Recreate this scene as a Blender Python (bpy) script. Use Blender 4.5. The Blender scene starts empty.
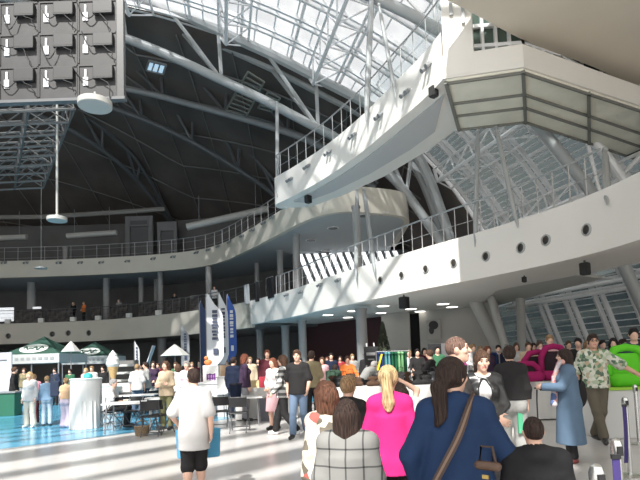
import bpy, math, random
import numpy as np
from mathutils import Vector
C = bpy.context.scene.collection
PI = math.pi

# ---------------------------------------------------------------- camera, sky, sun, exposure
FPX, EYE, PITCH, ROLL, SH = 520.0, 1.6, math.radians(4), math.radians(2), 84.7
cam_d = bpy.data.cameras.new('camera'); cam = bpy.data.objects.new('camera', cam_d); C.objects.link(cam)
_r0 = np.array([1, 0, 0.]); _u0 = np.array([0, -math.sin(PITCH), math.cos(PITCH)]); _F = np.array([0, math.cos(PITCH), math.sin(PITCH)])
_R = math.cos(ROLL)*_r0 - math.sin(ROLL)*_u0
_U = math.sin(ROLL)*_r0 + math.cos(ROLL)*_u0
_E = np.array([0, 0, EYE])
from mathutils import Matrix
cam.matrix_world = Matrix([[_R[i], _U[i], -_F[i], _E[i]] for i in range(3)] + [[0, 0, 0, 1]])
cam_d.sensor_width = 36.0; cam_d.lens = FPX/640*36.0; cam_d.shift_y = SH/640; cam_d.clip_end = 400; cam_d.clip_start = 0.05
scene = bpy.context.scene
scene.camera = cam
scene.view_settings.view_transform = 'Standard'; scene.view_settings.look = 'None'; scene.view_settings.gamma = 1
scene.view_settings.exposure = 0.0
scene.view_settings.use_curve_mapping = False

world = bpy.data.worlds.new('world'); scene.world = world; world.use_nodes = True
_n = world.node_tree.nodes; _l = world.node_tree.links
_bg = _n['Background']; _bg.inputs['Strength'].default_value = 1.9
_tc = _n.new('ShaderNodeTexCoord'); _nz = _n.new('ShaderNodeTexNoise'); _rp = _n.new('ShaderNodeValToRGB')
_nz.inputs['Scale'].default_value = 3.0; _nz.inputs['Detail'].default_value = 5
_rp.color_ramp.elements[0].position = 0.42; _rp.color_ramp.elements[0].color = (0.78, 0.80, 0.82, 1)
_rp.color_ramp.elements[1].position = 0.62; _rp.color_ramp.elements[1].color = (1, 0.97, 0.92, 1)
_l.new(_tc.outputs['Generated'], _nz.inputs['Vector']); _l.new(_nz.outputs['Fac'], _rp.inputs['Fac']); _l.new(_rp.outputs['Color'], _bg.inputs['Color'])

SUN_DIR = Vector((-0.20, -0.66, 0.74)).normalized()      # towards the sun
_sd = bpy.data.lights.new('sun', 'SUN'); sun = bpy.data.objects.new('sun', _sd); C.objects.link(sun)
sun.rotation_euler = SUN_DIR.to_track_quat('Z', 'Y').to_euler()
_sd.energy = 7.5; _sd.angle = math.radians(0.6); _sd.color = (1.0, 0.97, 0.92)

# ---------------------------------------------------------------- helpers
def ray(x, y): return _F + _R*(x-320)/FPX - _U*(y-240-SH)/FPX
def at_z(x, y, z):
    d = ray(x, y); return _E + d*((z-EYE)/d[2])
def at_y(x, y, Y):
    d = ray(x, y); return _E + d*Y/d[1]
def gx(x, Y):
    """world X of picture column x on the floor at depth Y"""
    d = ray(x, 360 - 0.035*(x-320)); return d[0]*Y/d[1]

MATS = {}
def mat(name, col, rough=0.6, metal=0.0, var=0.0, scale=4.0, spec=0.5, bump=0.0, coords='Object'):
    if name in MATS: return MATS[name]
    m = bpy.data.materials.new(name); m.use_nodes = True
    nt = m.node_tree; b = nt.nodes['Principled BSDF']
    b.inputs['Base Color'].default_value = (*col, 1); b.inputs['Roughness'].default_value = rough; b.inputs['Metallic'].default_value = metal
    b.inputs['Specular IOR Level'].default_value = spec
    if var > 0 or bump > 0:
        tc = nt.nodes.new('ShaderNodeTexCoord'); nz = nt.nodes.new('ShaderNodeTexNoise'); nz.inputs['Scale'].default_value = scale; nz.inputs['Detail'].default_value = 4
        nt.links.new(tc.outputs[coords], nz.inputs['Vector'])
        if var > 0:
            r = nt.nodes.new('ShaderNodeValToRGB')
            r.color_ramp.elements[0].position = 0.3; r.color_ramp.elements[1].position = 0.7
            r.color_ramp.elements[0].color = (*[max(0, c*(1-var)) for c in col], 1); r.color_ramp.elements[1].color = (*[min(1, c*(1+var)) for c in col], 1)
            nt.links.new(nz.outputs['Fac'], r.inputs['Fac']); nt.links.new(r.outputs['Color'], b.inputs['Base Color'])
        if bump > 0:
            bp = nt.nodes.new('ShaderNodeBump'); bp.inputs['Strength'].default_value = bump; bp.inputs['Distance'].default_value = 0.02
            nt.links.new(nz.outputs['Fac'], bp.inputs['Height']); nt.links.new(bp.outputs['Normal'], b.inputs['Normal'])
    MATS[name] = m; return m
def emit(name, col, strength):
    if name in MATS: return MATS[name]
    m = bpy.data.materials.new(name); m.use_nodes = True; b = m.node_tree.nodes['Principled BSDF']
    b.inputs['Base Color'].default_value = (*col, 1); b.inputs['Emission Color'].default_value = (*col, 1); b.inputs['Emission Strength'].default_value = strength
    MATS[name] = m; return m
def glass(name, tint, refl=0.1):
    if name in MATS: return MATS[name]
    m = bpy.data.materials.new(name); m.use_nodes = True; nt = m.node_tree; nt.nodes.remove(nt.nodes['Principled BSDF'])
    t = nt.nodes.new('ShaderNodeBsdfTransparent'); t.inputs['Color'].default_value = (*tint, 1)
    g = nt.nodes.new('ShaderNodeBsdfGlossy'); g.inputs['Roughness'].default_value = 0.05
    mx = nt.nodes.new('ShaderNodeMixShader'); mx.inputs[0].default_value = refl
    nt.links.new(t.outputs[0], mx.inputs[1]); nt.links.new(g.outputs[0], mx.inputs[2]); nt.links.new(mx.outputs[0], nt.nodes['Material Output'].inputs['Surface'])
    MATS[name] = m; return m
def ramp_mat(name, builder, rough=0.8):
    """material whose colour comes from builder(nodes, links) -> colour socket"""
    if name in MATS: return MATS[name]
    m = bpy.data.materials.new(name); m.use_nodes = True; nt = m.node_tree; b = nt.nodes['Principled BSDF']
    b.inputs['Roughness'].default_value = rough
    nt.links.new(builder(nt.nodes, nt.links), b.inputs['Base Color'])
    MATS[name] = m; return m

def frame_of(d):
    d = d/np.linalg.norm(d); a = np.array([0, 0, 1.]) if abs(d[2]) < 0.9 else np.array([1., 0, 0])
    u = np.cross(a, d); u /= np.linalg.norm(u); return u, np.cross(d, u)
class MB:
    def __init__(s): s.v = []; s.f = []; s.m = []; s.mi = 0
    def add(s, vs, fs):
        o = len(s.v); s.v += [tuple(map(float, p)) for p in vs]; s.f += [tuple(i+o for i in f) for f in fs]; s.m += [s.mi]*len(fs); return s
    def box(s, c, size, rz=0.0):
        cx, cy, cz = c; a, b, h = size[0]/2, size[1]/2, size[2]/2; ca, sa = math.cos(rz), math.sin(rz)
        vs = [(cx+x*a*ca-y*b*sa, cy+x*a*sa+y*b*ca, cz+z*h) for z in (-1, 1) for y in (-1, 1) for x in (-1, 1)]
        return s.add(vs, [(0, 2, 3, 1), (4, 5, 7, 6), (0, 1, 5, 4), (2, 6, 7, 3), (0, 4, 6, 2), (1, 3, 7, 5)])
    def bar(s, p0, p1, w, h=None):
        """rectangular bar between two points, w across, h in the other direction"""
        h = h or w; p0 = np.array(p0, float); p1 = np.array(p1, float); u, v = frame_of(p1-p0)
        vs = [p+u*x*w/2+v*y*h/2 for p in (p0, p1) for x, y in ((-1, -1), (1, -1), (1, 1), (-1, 1))]
        return s.add(vs, [(0, 3, 2, 1), (4, 5, 6, 7)] + [(i, (i+1) % 4, 4+(i+1) % 4, 4+i) for i in range(4)])
    def tube(s, p0, p1, r, n=8, r2=None): return s.path([p0, p1], [r, r if r2 is None else r2], n)
    def path(s, pts, r, n=8, closed=False):
        pts = [np.array(p, float) for p in pts]; k = len(pts); rs = r if isinstance(r, (list, tuple)) else [r]*k; vs = []
        for i, p in enumerate(pts):
            d = pts[(i+1) % k if closed else min(i+1, k-1)] - pts[(i-1) % k if closed else max(i-1, 0)]
            u, v = frame_of(d)
            vs += [p + rs[i]*(u*math.cos(2*PI*j/n)+v*math.sin(2*PI*j/n)) for j in range(n)]
        fs = []
        for i in range(k if closed else k-1):
            a, b = i*n, ((i+1) % k)*n
            fs += [(a+j, a+(j+1) % n, b+(j+1) % n, b+j) for j in range(n)]
        if not closed: fs += [tuple(range(n-1, -1, -1)), tuple((k-1)*n+j for j in range(n))]
        return s.add(vs, fs)
    def prism(s, poly, z0, z1):
        n = len(poly); a = sum(poly[i][0]*poly[(i+1) % n][1]-poly[(i+1) % n][0]*poly[i][1] for i in range(n))
        if a < 0: poly = poly[::-1]
        vs = [(x, y, z0) for x, y in poly]+[(x, y, z1) for x, y in poly]
        return s.add(vs, [tuple(range(n-1, -1, -1)), tuple(range(n, 2*n))]+[(i, (i+1) % n, n+(i+1) % n, n+i) for i in range(n)])
    def strip(s, A, B, flip=False):
        """quads between two polylines"""
        n = len(A); fs = [(i, i+1, n+i+1, n+i) for i in range(n-1)]
        return s.add(list(A)+list(B), [f[::-1] for f in fs] if flip else fs)
    def loop_strip(s, rails):
        """closed section swept: rails is a list of polylines forming a closed cross-section"""
        k = len(rails); n = len(rails[0]); vs = [p for r in rails for p in r]; fs = []
        for a in range(k):
            b = (a+1) % k
            fs += [(a*n+i, a*n+i+1, b*n+i+1, b*n+i) for i in range(n-1)]
        fs += [tuple(a*n for a in range(k)), tuple(a*n+n-1 for a in range(k-1, -1, -1))]
        return s.add(vs, fs)
    def lathe(s, prof, c=(0, 0, 0), n=20):
        vs = []; fs = []; k = len(prof)
        for r, z in prof: vs += [(c[0]+r*math.cos(2*PI*j/n), c[1]+r*math.sin(2*PI*j/n), c[2]+z) for j in range(n)]
        for i in range(k-1): fs += [(i*n+j, i*n+(j+1) % n, (i+1)*n+(j+1) % n, (i+1)*n+j) for j in range(n)]
        fs += [tuple(range(n-1, -1, -1)), tuple((k-1)*n+j for j in range(n))]
        return s.add(vs, fs)
    def ball(s, c, r, n=12, m=8):
        rx, ry, rz = r if isinstance(r, (tuple, list)) else (r, r, r); vs = [(c[0], c[1], c[2]-rz)]
        for i in range(1, m):
            t = -PI/2+PI*i/m; vs += [(c[0]+rx*math.cos(t)*math.cos(2*PI*j/n), c[1]+ry*math.cos(t)*math.sin(2*PI*j/n), c[2]+rz*math.sin(t)) for j in range(n)]
        vs.append((c[0], c[1], c[2]+rz)); fs = [(0, 1+(j+1) % n, 1+j) for j in range(n)]
        for i in range(m-2): a = 1+i*n; fs += [(a+j, a+(j+1) % n, a+n+(j+1) % n, a+n+j) for j in range(n)]
        a = 1+(m-2)*n; fs += [(a+j, a+(j+1) % n, len(vs)-1) for j in range(n)]
        return s.add(vs, fs)
    def build(s, name, mats, parent=None, smooth=False, origin=None, bevel=0):
        me = bpy.data.meshes.new(name)
        if origin is None: origin = (0, 0, 0)
        me.from_pydata([(x-origin[0], y-origin[1], z-origin[2]) for x, y, z in s.v], [], s.f)
        for m in (mats if isinstance(mats, (list, tuple)) else [mats]): me.materials.append(m)
        me.polygons.foreach_set('material_index', s.m)
        if smooth: me.polygons.foreach_set('use_smooth', [True]*len(s.f))
        me.update(); o = bpy.data.objects.new(name, me); C.objects.link(o)
        if smooth and smooth != 'all':
            try: me.set_sharp_from_angle(angle=math.radians(40))
            except Exception: pass
        if parent is not None: o.parent = parent
        else: o.location = origin
        if bevel:
            b = o.modifiers.new('bevel', 'BEVEL'); b.width = bevel; b.segments = 2; b.limit_method = 'ANGLE'
        return o
def tag(o, label, cat, group=None, kind=None):
    if label: o['label'] = label
    if cat: o['category'] = cat
    if group: o['group'] = group
    if kind: o['kind'] = kind
    return o
def thing(name, label, cat, loc=(0, 0, 0), rz=0.0, group=None):
    o = bpy.data.objects.new(name, None); C.objects.link(o); o.empty_display_size = 0.1
    o.location = tuple(map(float, loc)); o.rotation_euler = (0, 0, rz); return tag(o, label, cat, group)
def struct(name, mb, m, smooth=False):
    o = mb.build(name, m, smooth=smooth); o['kind'] = 'structure'; return o
def copy_thing(o, loc, rz=None, label=None):
    c = o.copy(); C.objects.link(c); c.location = tuple(map(float, loc))
    if rz is not None: c.rotation_euler = (0, 0, rz)
    if label: c['label'] = label
    for ch in o.children:
        d = ch.copy(); C.objects.link(d); d.parent = c
        for g in ch.children:
            e = g.copy(); C.objects.link(e); e.parent = d
    return c
ORD = ['first', 'second', 'third', 'fourth', 'fifth', 'sixth', 'seventh', 'eighth', 'ninth', 'tenth', 'eleventh', 'twelfth', 'thirteenth', 'fourteenth', 'fifteenth', 'sixteenth', 'seventeenth', 'eighteenth', 'nineteenth', 'twentieth']
def spline(pts, step):
    """Catmull-Rom through plan points, resampled at about step"""
    P = [np.array(p, float) for p in pts]; P = [2*P[0]-P[1]]+P+[2*P[-1]-P[-2]]; dense = []
    for i in range(1, len(P)-2):
        for t in np.linspace(0, 1, 16, endpoint=False):
            a, b, c, d = P[i-1:i+3]; dense.append(0.5*((2*b)+(c-a)*t+(2*a-5*b+4*c-d)*t*t+(3*b-a-3*c+d)*t**3))
    dense.append(P[-2]); dense = np.array(dense); L = np.r_[0, np.cumsum(np.linalg.norm(np.diff(dense, axis=0), axis=1))]
    n = max(2, int(L[-1]/step)+1); s = np.linspace(0, L[-1], n)
    return np.stack([np.interp(s, L, dense[:, k]) for k in range(dense.shape[1])], 1)
def offset(P, d):
    """plan polyline moved sideways by d (to the left of its direction)"""
    T = np.gradient(P, axis=0); T /= np.linalg.norm(T, axis=1)[:, None]; return P + d*np.stack([-T[:, 1], T[:, 0]], 1)
def lift(P, z): return [(p[0], p[1], z) for p in P]
def nearest_on(P, px, py, z):
    """point of plan curve P nearest to the line of sight through a pixel, with its normal towards the hall"""
    q = None; best = 1e9
    d = ray(px, py); ex, ey = d[0], d[1]; n = math.hypot(ex, ey)
    for i in range(len(P)):
        k = (P[i][0]*ex+P[i][1]*ey)/n
        if k < 1: continue
        e = abs(P[i][0]*ey-P[i][1]*ex)/n
        if e < best: best = e; q = i
    t = P[min(q+1, len(P)-1)]-P[max(q-1, 0)]; t = t/np.linalg.norm(t)
    return np.array([P[q][0], P[q][1]]), t, q
def frit(name):
    m = bpy.data.materials.new(name); m.use_nodes = True; nt = m.node_tree; nt.nodes.remove(nt.nodes['Principled BSDF']); N = nt.nodes.new; Lk = nt.links.new
    t = N('ShaderNodeBsdfTransparent'); t.inputs['Color'].default_value = (0.44, 0.46, 0.49, 1)
    d = N('ShaderNodeBsdfTranslucent'); d.inputs['Color'].default_value = (0.46, 0.47, 0.48, 1)
    g = N('ShaderNodeBsdfGlossy'); g.inputs['Roughness'].default_value = 0.08
    tc = N('ShaderNodeTexCoord'); w = N('ShaderNodeTexNoise'); w.inputs['Scale'].default_value = 0.55; w.inputs['Detail'].default_value = 2
    r = N('ShaderNodeValToRGB'); r.color_ramp.elements[0].position = 0.40; r.color_ramp.elements[1].position = 0.60
    r.color_ramp.elements[0].color = (0.15, 0.15, 0.15, 1); r.color_ramp.elements[1].color = (0.6, 0.6, 0.6, 1)
    Lk(tc.outputs['Object'], w.inputs['Vector']); Lk(w.outputs['Fac'], r.inputs['Fac'])
    a = N('ShaderNodeMixShader'); b = N('ShaderNodeMixShader'); b.inputs[0].default_value = 0.08
    Lk(r.outputs['Color'], a.inputs[0]); Lk(t.outputs[0], a.inputs[1]); Lk(d.outputs[0], a.inputs[2]); Lk(a.outputs[0], b.inputs[1]); Lk(g.outputs[0], b.inputs[2])
    Lk(b.outputs[0], nt.nodes['Material Output'].inputs['Surface']); return m
# ---------------------------------------------------------------- materials of the shell
M_floor = mat('polished_grey_floor', (0.55, 0.535, 0.52), 0.24, var=0.06, scale=0.6)
M_blue = mat('glossy_blue_floor', (0.09, 0.34, 0.52), 0.18, var=0.10, scale=0.8)
M_white = mat('white_render', (0.80, 0.77, 0.72), 0.6, var=0.03, scale=0.5)
M_fasc = mat('shaded_white_render', (0.60, 0.56, 0.48), 0.6, var=0.04, scale=0.6)  # same white paint as the right bands, darkened to carry the shade
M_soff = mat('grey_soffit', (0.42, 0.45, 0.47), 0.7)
M_pan = mat('soffit_panel_grey', (0.50, 0.50, 0.50), 0.55)
M_beige = mat('beige_plaster', (0.74, 0.66, 0.55), 0.6, var=0.04, scale=0.4)
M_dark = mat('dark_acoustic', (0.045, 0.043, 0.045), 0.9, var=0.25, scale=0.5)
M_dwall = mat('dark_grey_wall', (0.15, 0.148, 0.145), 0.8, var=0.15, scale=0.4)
M_gwall = mat('grey_wall', (0.40, 0.38, 0.35), 0.7, var=0.05, scale=0.3)
M_col = mat('column_grey', (0.34, 0.335, 0.33), 0.6)
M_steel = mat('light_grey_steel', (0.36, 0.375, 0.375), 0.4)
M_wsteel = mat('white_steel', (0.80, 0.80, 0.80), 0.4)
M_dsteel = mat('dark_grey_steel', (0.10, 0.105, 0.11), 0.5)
M_rail = mat('railing_steel', (0.45, 0.45, 0.45), 0.35, 0.4)
M_black = mat('black_plastic', (0.015, 0.015, 0.017), 0.5)
M_roofglass = frit('fritted_roof_glass')
M_roofclear = glass('clear_roof_glass', (0.82, 0.86, 0.88), 0.08)
M_facglass = glass('facade_glass', (0.085, 0.10, 0.10), 0.05)
M_railglass = glass('railing_glass', (0.9, 0.94, 0.94), 0.08)
E_lamp = emit('ceiling_lamp', (1.0, 0.95, 0.85), 4.0)
K = EYE                                                   # levels below are given above the eye

# ---------------------------------------------------------------- floor
_e = [at_z(0, 449, 0), at_z(80, 439.5, 0), at_z(160, 429, 0), at_z(215, 421, 0), at_z(272, 411, 0)]
FX0, FX1, FY0, FY1 = -58, 22, -14, 66
struct('floor', MB().box(((FX0+FX1)/2, (FY0+FY1)/2, -0.15), (FX1-FX0, FY1-FY0, 0.3)), M_floor)
bl = [(p[0], p[1]) for p in _e]
bl = [(bl[0][0]-14, bl[0][1]-14*(bl[1][1]-bl[0][1])/(bl[1][0]-bl[0][0]))]+bl+[(1.0, 24.0), (-1.5, 33), (-22, 40), (-30, 30)]
struct('floor_blue', MB().prism(bl, 0.0, 0.006), M_blue)

# ---------------------------------------------------------------- balcony rings
LOW = spline([(-46, 34), (-37, 40.6), (-31, 42.6), (-27, 43.1), (-22.5, 43.3), (-18, 42.8), (-13, 40.6), (-9.5, 38.3), (-5.7, 34.8), (-3.3, 31.6), (-1.2, 28.1), (0.1, 25.5), (1.7, 22.6), (3.1, 20.2), (4.25, 18.3), (5.3, 16.7), (6.2, 15.1), (6.95, 13.4), (7.35, 11.5), (7.45, 9), (7.2, 6), (6.6, 3)], 0.45)
UPP = spline([(-46, 33.5), (-37, 40.2), (-31, 42.2), (-27, 42.7), (-22, 42.9), (-18, 42.8), (-13, 42.2), (-9.4, 41.0), (-6.9, 38.7), (-4.2, 34.5), (-2.25, 31.2), (-0.9, 28.9), (0.4, 27.4), (1.6, 27.0), (2.6, 27.25), (4.2, 27.9), (5.0, 28.6), (5.4, 29.8), (5.5, 33), (5.5, 36)], 0.45)
def ring(P, z0, z1, wid, name, m_f, m_s, th=0.3, zs=0.35):
    """parapet band with its floor slab behind it"""
    o = offset(P, th)
    struct('trim_'+name, MB().loop_strip([lift(P, z0), lift(P, z1), lift(o, z1), lift(o, z0)]), m_f, smooth=True)
    w = offset(P, wid) if np.isscalar(wid) else P+np.array([(offset(P, 1)[i]-P[i])*wid[i] for i in range(len(P))])
    struct('ceiling_'+name, MB().loop_strip([lift(o, z0+0.12), lift(o, z1-0.03), lift(w, z1-0.03), lift(w, z0+0.12)]), m_s, smooth=True)
    return w
# the low ring: left stretch a little deeper than the right stretch, with a step between them
_s = int(np.argmin(np.hypot(LOW[:, 0]+4.4, LOW[:, 1]-33.2)))
widR = np.interp(LOW[_s-1:, 1], [3, 14, 19, 24, 30], [3.2, 3.2, 4.0, 9, 10])
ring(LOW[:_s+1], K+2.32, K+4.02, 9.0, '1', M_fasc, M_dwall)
ring(LOW[_s-1:], K+2.50, K+4.02, list(widR), '2', M_white, M_white)
_u = int(np.argmin(np.hypot(UPP[:, 0]+4.2, UPP[:, 1]-34.5)))
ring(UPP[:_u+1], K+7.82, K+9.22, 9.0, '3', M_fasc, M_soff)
_t = UPP[_u:]; _to = offset(_t, 0.3)
struct('trim_11', MB().loop_strip([lift(_t, K+7.82), lift(_t, K+9.22), lift(_to, K+9.22), lift(_to, K+7.82)]), M_fasc, smooth=True)
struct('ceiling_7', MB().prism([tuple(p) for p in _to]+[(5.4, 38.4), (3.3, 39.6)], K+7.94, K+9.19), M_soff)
tip = LOW[_s-1]
# ceiling under the right stretch, further in, with its lamps
ct = [(3.2, 21.6), (6.8, 17.0), (11, 20), (10, 31), (-3.5, 41), (-5, 34), (-1, 29.5)]
struct('ceiling_4', MB().prism(ct, K+2.80, K+2.9), mat('pale_ceiling', (0.55, 0.54, 0.51), 0.7))

# back walls behind the rings
def wall_along(P, z0, z1, name, m, t=0.25):
    o = offset(P, t); struct(name, MB().loop_strip([lift(P, z0), lift(P, z1), lift(o, z1), lift(o, z0)]), m)
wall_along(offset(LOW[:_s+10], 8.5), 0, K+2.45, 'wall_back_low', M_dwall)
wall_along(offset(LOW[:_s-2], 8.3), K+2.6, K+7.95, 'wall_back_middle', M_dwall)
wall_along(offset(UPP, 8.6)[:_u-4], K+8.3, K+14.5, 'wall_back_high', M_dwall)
# grey interior wall at the right, with a dark opening in it
def flat_wall(p0, p1, z0, z1, name, m, t=0.25):
    p0 = np.array(p0); p1 = np.array(p1); n = np.array([-(p1-p0)[1], (p1-p0)[0]]); n = n/np.linalg.norm(n)*t
    poly = [tuple(p0), tuple(p1), tuple(p1+n), tuple(p0+n)]; return struct(name, MB().prism(poly, z0, z1), m)
def cpt(x, Y): return (gx(x, Y), Y)
wl = MB(); wl.box((-52, 14, 8), (0.3, 52, 16)); struct('wall_left', wl, M_dwall)  # unseen wall, put in to keep sky light off the left side
flat_wall(cpt(383, 30), cpt(411, 29.5), 0, K+2.8, 'wall_right_1', M_gwall)
flat_wall(cpt(421, 29.3), cpt(500, 27), 0, K+2.8, 'wall_right_2', M_gwall)
flat_wall(cpt(411, 31), cpt(422, 31), 0, K+2.8, 'wall_right_3', M_dark)  # dark sheet standing in for the shade inside the opening
flat_wall(cpt(300, 38), cpt(385, 32), 0, K+2.8, 'wall_right_4', mat('dark_maroon_wall', (0.06, 0.02, 0.022), 0.8))  # dark red colour stands for the reddish glow of the dark interior

# ---------------------------------------------------------------- bridge platform
BRF = spline([(-1.55, 26.2), (-1.95, 25.9), (-2.02, 25.4), (-1.75, 25.0), (-1.0, 24.0), (0.2, 22.2), (1.05, 20.7), (1.85, 19.05), (2.4, 17.75), (2.85, 16.6), (3.3, 15.5), (3.6, 14.6), (3.72, 14.15)], 0.25)
BRR = [(4.95, 17.5), (4.3, 19.3), (3.0, 21.9), (1.4, 24.2), (-0.3, 26.0)]
OCF = [(3.72, 14.15), (5.82, 13.7), (10.75, 16.3), (15, 18.6)]
OCR = [(18, 24.0), (13.6, 21.2), (7.2, 17.1), (4.95, 17.5)]
zb, zt = K+7.82, K+9.2
outer = [tuple(p) for p in BRF]+OCF[1:]
oi = offset(np.array(outer), 0.22); nb = len(BRF)
struct('trim_4', MB().loop_strip([lift(BRF, zb), lift(BRF, zt), lift(oi[:nb], zt), lift(oi[:nb], zb)]), M_white, smooth=True)
zo = K+8.48
struct('trim_10', MB().loop_strip([lift(outer[nb-1:], zb), lift(outer[nb-1:], zo), lift(oi[nb-1:], zo), lift(oi[nb-1:], zb)]), M_white)
bed = [tuple(p) for p in oi]+OCR+BRR[1:]
struct('ceiling_5', MB().prism(bed, zb+0.02, zb+0.5), M_white)
rim = np.array(BRR[::-1]+OCR[::-1][1:]); ro_ = offset(rim, -0.2)
# grey inset panel under the bridge
ins = offset(BRF[8:-3], 0.45); ins2 = [(4.2, 17.5), (3.6, 19.0), (2.3, 21.4), (0.85, 23.5), (-0.6, 25.0)]
struct('trim_5', MB().prism([tuple(p) for p in ins]+ins2, zb-0.05, zb+0.04), M_pan)
# translucent panelled soffit of the octagonal part
pg = mat('pale_green_soffit_panel', (0.86, 0.84, 0.72), 0.35, var=0.08, scale=1.2)
o2 = MB(); secs = [((3.80, 14.22), (5.02, 17.40)), ((5.82, 13.78), (7.15, 17.0)), ((8.3, 15.1), (10.3, 18.95)), ((10.72, 16.38), (13.5, 21.0)), ((15, 18.7), (17.6, 23.6))]
o2.prism([s[0] for s in secs]+[s[1] for s in secs[::-1]], zb-0.05, zb+0.04)
struct('trim_6', o2, pg)
o3 = MB()
for a, b in secs: o3.bar((*a, zb-0.08), (*b, zb-0.08), 0.10, 0.08)
for t in (0.02, 0.40, 0.66, 0.98):
    for (a, b), (c, d) in zip(secs, secs[1:]):
        p = np.array(a)*(1-t)+np.array(b)*t; q = np.array(c)*(1-t)+np.array(d)*t
        o3.bar((*p, zb-0.08), (*q, zb-0.08), 0.06, 0.08)
struct('trim_7', o3, mat('soffit_frame', (0.20, 0.20, 0.18), 0.5))

# upper storey over the octagon: white wall with slots and glazed bands, big beige slab edge above
uw = MB()
uw.bar((4.15, 15.0, zt+1.6), (5.0, 14.75, zt+1.6), 3.4, 0.3) if False else None
wp = [(3.75, 14.13), (4.55, 13.96), (4.75, 14.5), (3.95, 14.7)]
struct('wall_high_1', MB().prism(wp, zb+0.05, K+14), M_white)
sl = MB()
for t, z0, z1 in ((0.33, 9.6, 12.6), (0.72, 9.3, 13.5)):
    q = np.array(wp[0])*(1-t)+np.array(wp[1])*t; sl.box((q[0]-0.01, q[1]-0.03, K+(z0+z1)/2), (0.09, 0.08, z1-z0), -0.22)
struct('trim_8', sl, M_steel)
gb = MB()
g0 = [(4.6, 14.5), (6.1, 14.4), (7.5, 15.1), (11.5, 17.9), (15.5, 20)]
for a, b in zip(g0, g0[1:]): gb.bar((*a, K+10.3), (*b, K+10.3), 0.12, 2.0) if False else gb.prism([a, b, (b[0], b[1]+0.12), (a[0], a[1]+0.12)], K+8.3, K+11.4)
wb = struct('window_1', gb, mat('dark_green_glass', (0.09, 0.13, 0.11), 0.12))
fr = MB()
for a, b in zip(g0, g0[1:]):
    for z in (8.9, 9.5, 10.3): fr.bar((a[0], a[1]-0.05, K+z), (b[0], b[1]-0.05, K+z), 0.1, 0.1)
    for t in np.linspace(0, 1, 5): fr.box((a[0]*(1-t)+b[0]*t, a[1]*(1-t)+b[1]*t-0.05, K+9.9), (0.08, 0.1, 3.0))
fr.build('frame', M_wsteel, wb)
BS = spline([(-2, -9), (0.2, -4), (1.7, 4), (2.6, 9.9), (3.22, 12.13), (3.8, 12.65), (4.5, 13.13), (5.6, 13.9), (6.69, 14.57), (9.16, 15.92), (11.35, 17.42), (17, 20.9)], 0.5)  # unseen near end stretched back to shade the floor on the right
bso = [tuple(p) for p in BS]+[(24, 22), (24, -9)]
struct('ceiling_6', MB().prism(bso, K+8.9, K+10.6), M_beige)
M_dst_ = mat('dark_grey_steel', (0.10, 0.105, 0.11), 0.5)
# ---------------------------------------------------------------- dark part of the dome
X0 = -25.0
def shell_z(X, Y): return K+24*math.sqrt(max(0.02, 1-((X-X0)/37)**2-((Y-20)/46)**2))
def yb(X): return 29.7 if X > -12 else 29.7-1.7*(-12-X)  # unseen left part drawn forward to cut sky and sun light
xs = np.linspace(X0-33, X0+35.2, 60); nv = 26; dm = MB(); vs = []; fs = []
for i, X in enumerate(xs):
    y1 = 20+46*math.sqrt(0.975-((X-X0)/37)**2) if ((X-X0)/37)**2 < 0.97 else yb(X)+1
    for j in range(nv):
        Y = yb(X)+(max(y1, yb(X)+1)-yb(X))*j/(nv-1); vs.append((X, Y, shell_z(X, Y)))
for i in range(len(xs)-1):
    for j in range(nv-1):
        a = i*nv+j
        fs.append((a, a+nv, a+nv+1, a+1))
dm.add(vs, fs); 
struct('ceiling_dome', dm, mat('dome_lining', (0.11, 0.095, 0.086), 0.85, var=0.3, scale=0.25), smooth=True)
rimp = [vs[i*nv+nv-1] for i in range(len(xs))]
struct('wall_dome', MB().strip([(p[0], p[1], 0) for p in rimp], rimp), M_dark)
# radial battens and hoops just under the lining: acoustic panel joints
bt = MB()
for j in range(3, nv, 3): bt.path([(vs[i*nv+j][0], vs[i*nv+j][1], vs[i*nv+j][2]-0.25) for i in range(8, len(xs)-3)], 0.06, 4)
for i in range(10, len(xs)-2, 3): bt.path([(vs[i*nv+j][0], vs[i*nv+j][1], vs[i*nv+j][2]-0.15) for j in range(1, nv)], 0.05, 4)
struct('trim_9', bt, mat('dome_batten', (0.20, 0.19, 0.18), 0.6))

w7 = MB(); pn7 = MB()
for k in range(13):
    q = -1.3+k*0.58; a7 = np.array([q, 37.8, K+7.9]); b7 = np.array([q+0.85, 37.8, K+5.6]); hw = 0.17
    pn7.add([(a7[0]-hw, 37.8, a7[2]), (a7[0]+hw, 37.8, a7[2]), (b7[0]+hw, 37.8, b7[2]), (b7[0]-hw, 37.8, b7[2])], [(0, 1, 2, 3)])
w7.box((2.4, 37.95, K+6.75), (8.6, 0.1, 2.5))
_w = struct('window_7', w7, M_dst_); pn7.build('glow_pane', emit('daylight_glow', (0.95, 0.98, 1.0), 1.3), _w)  # panes emit light themselves in place of daylight from behind
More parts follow.
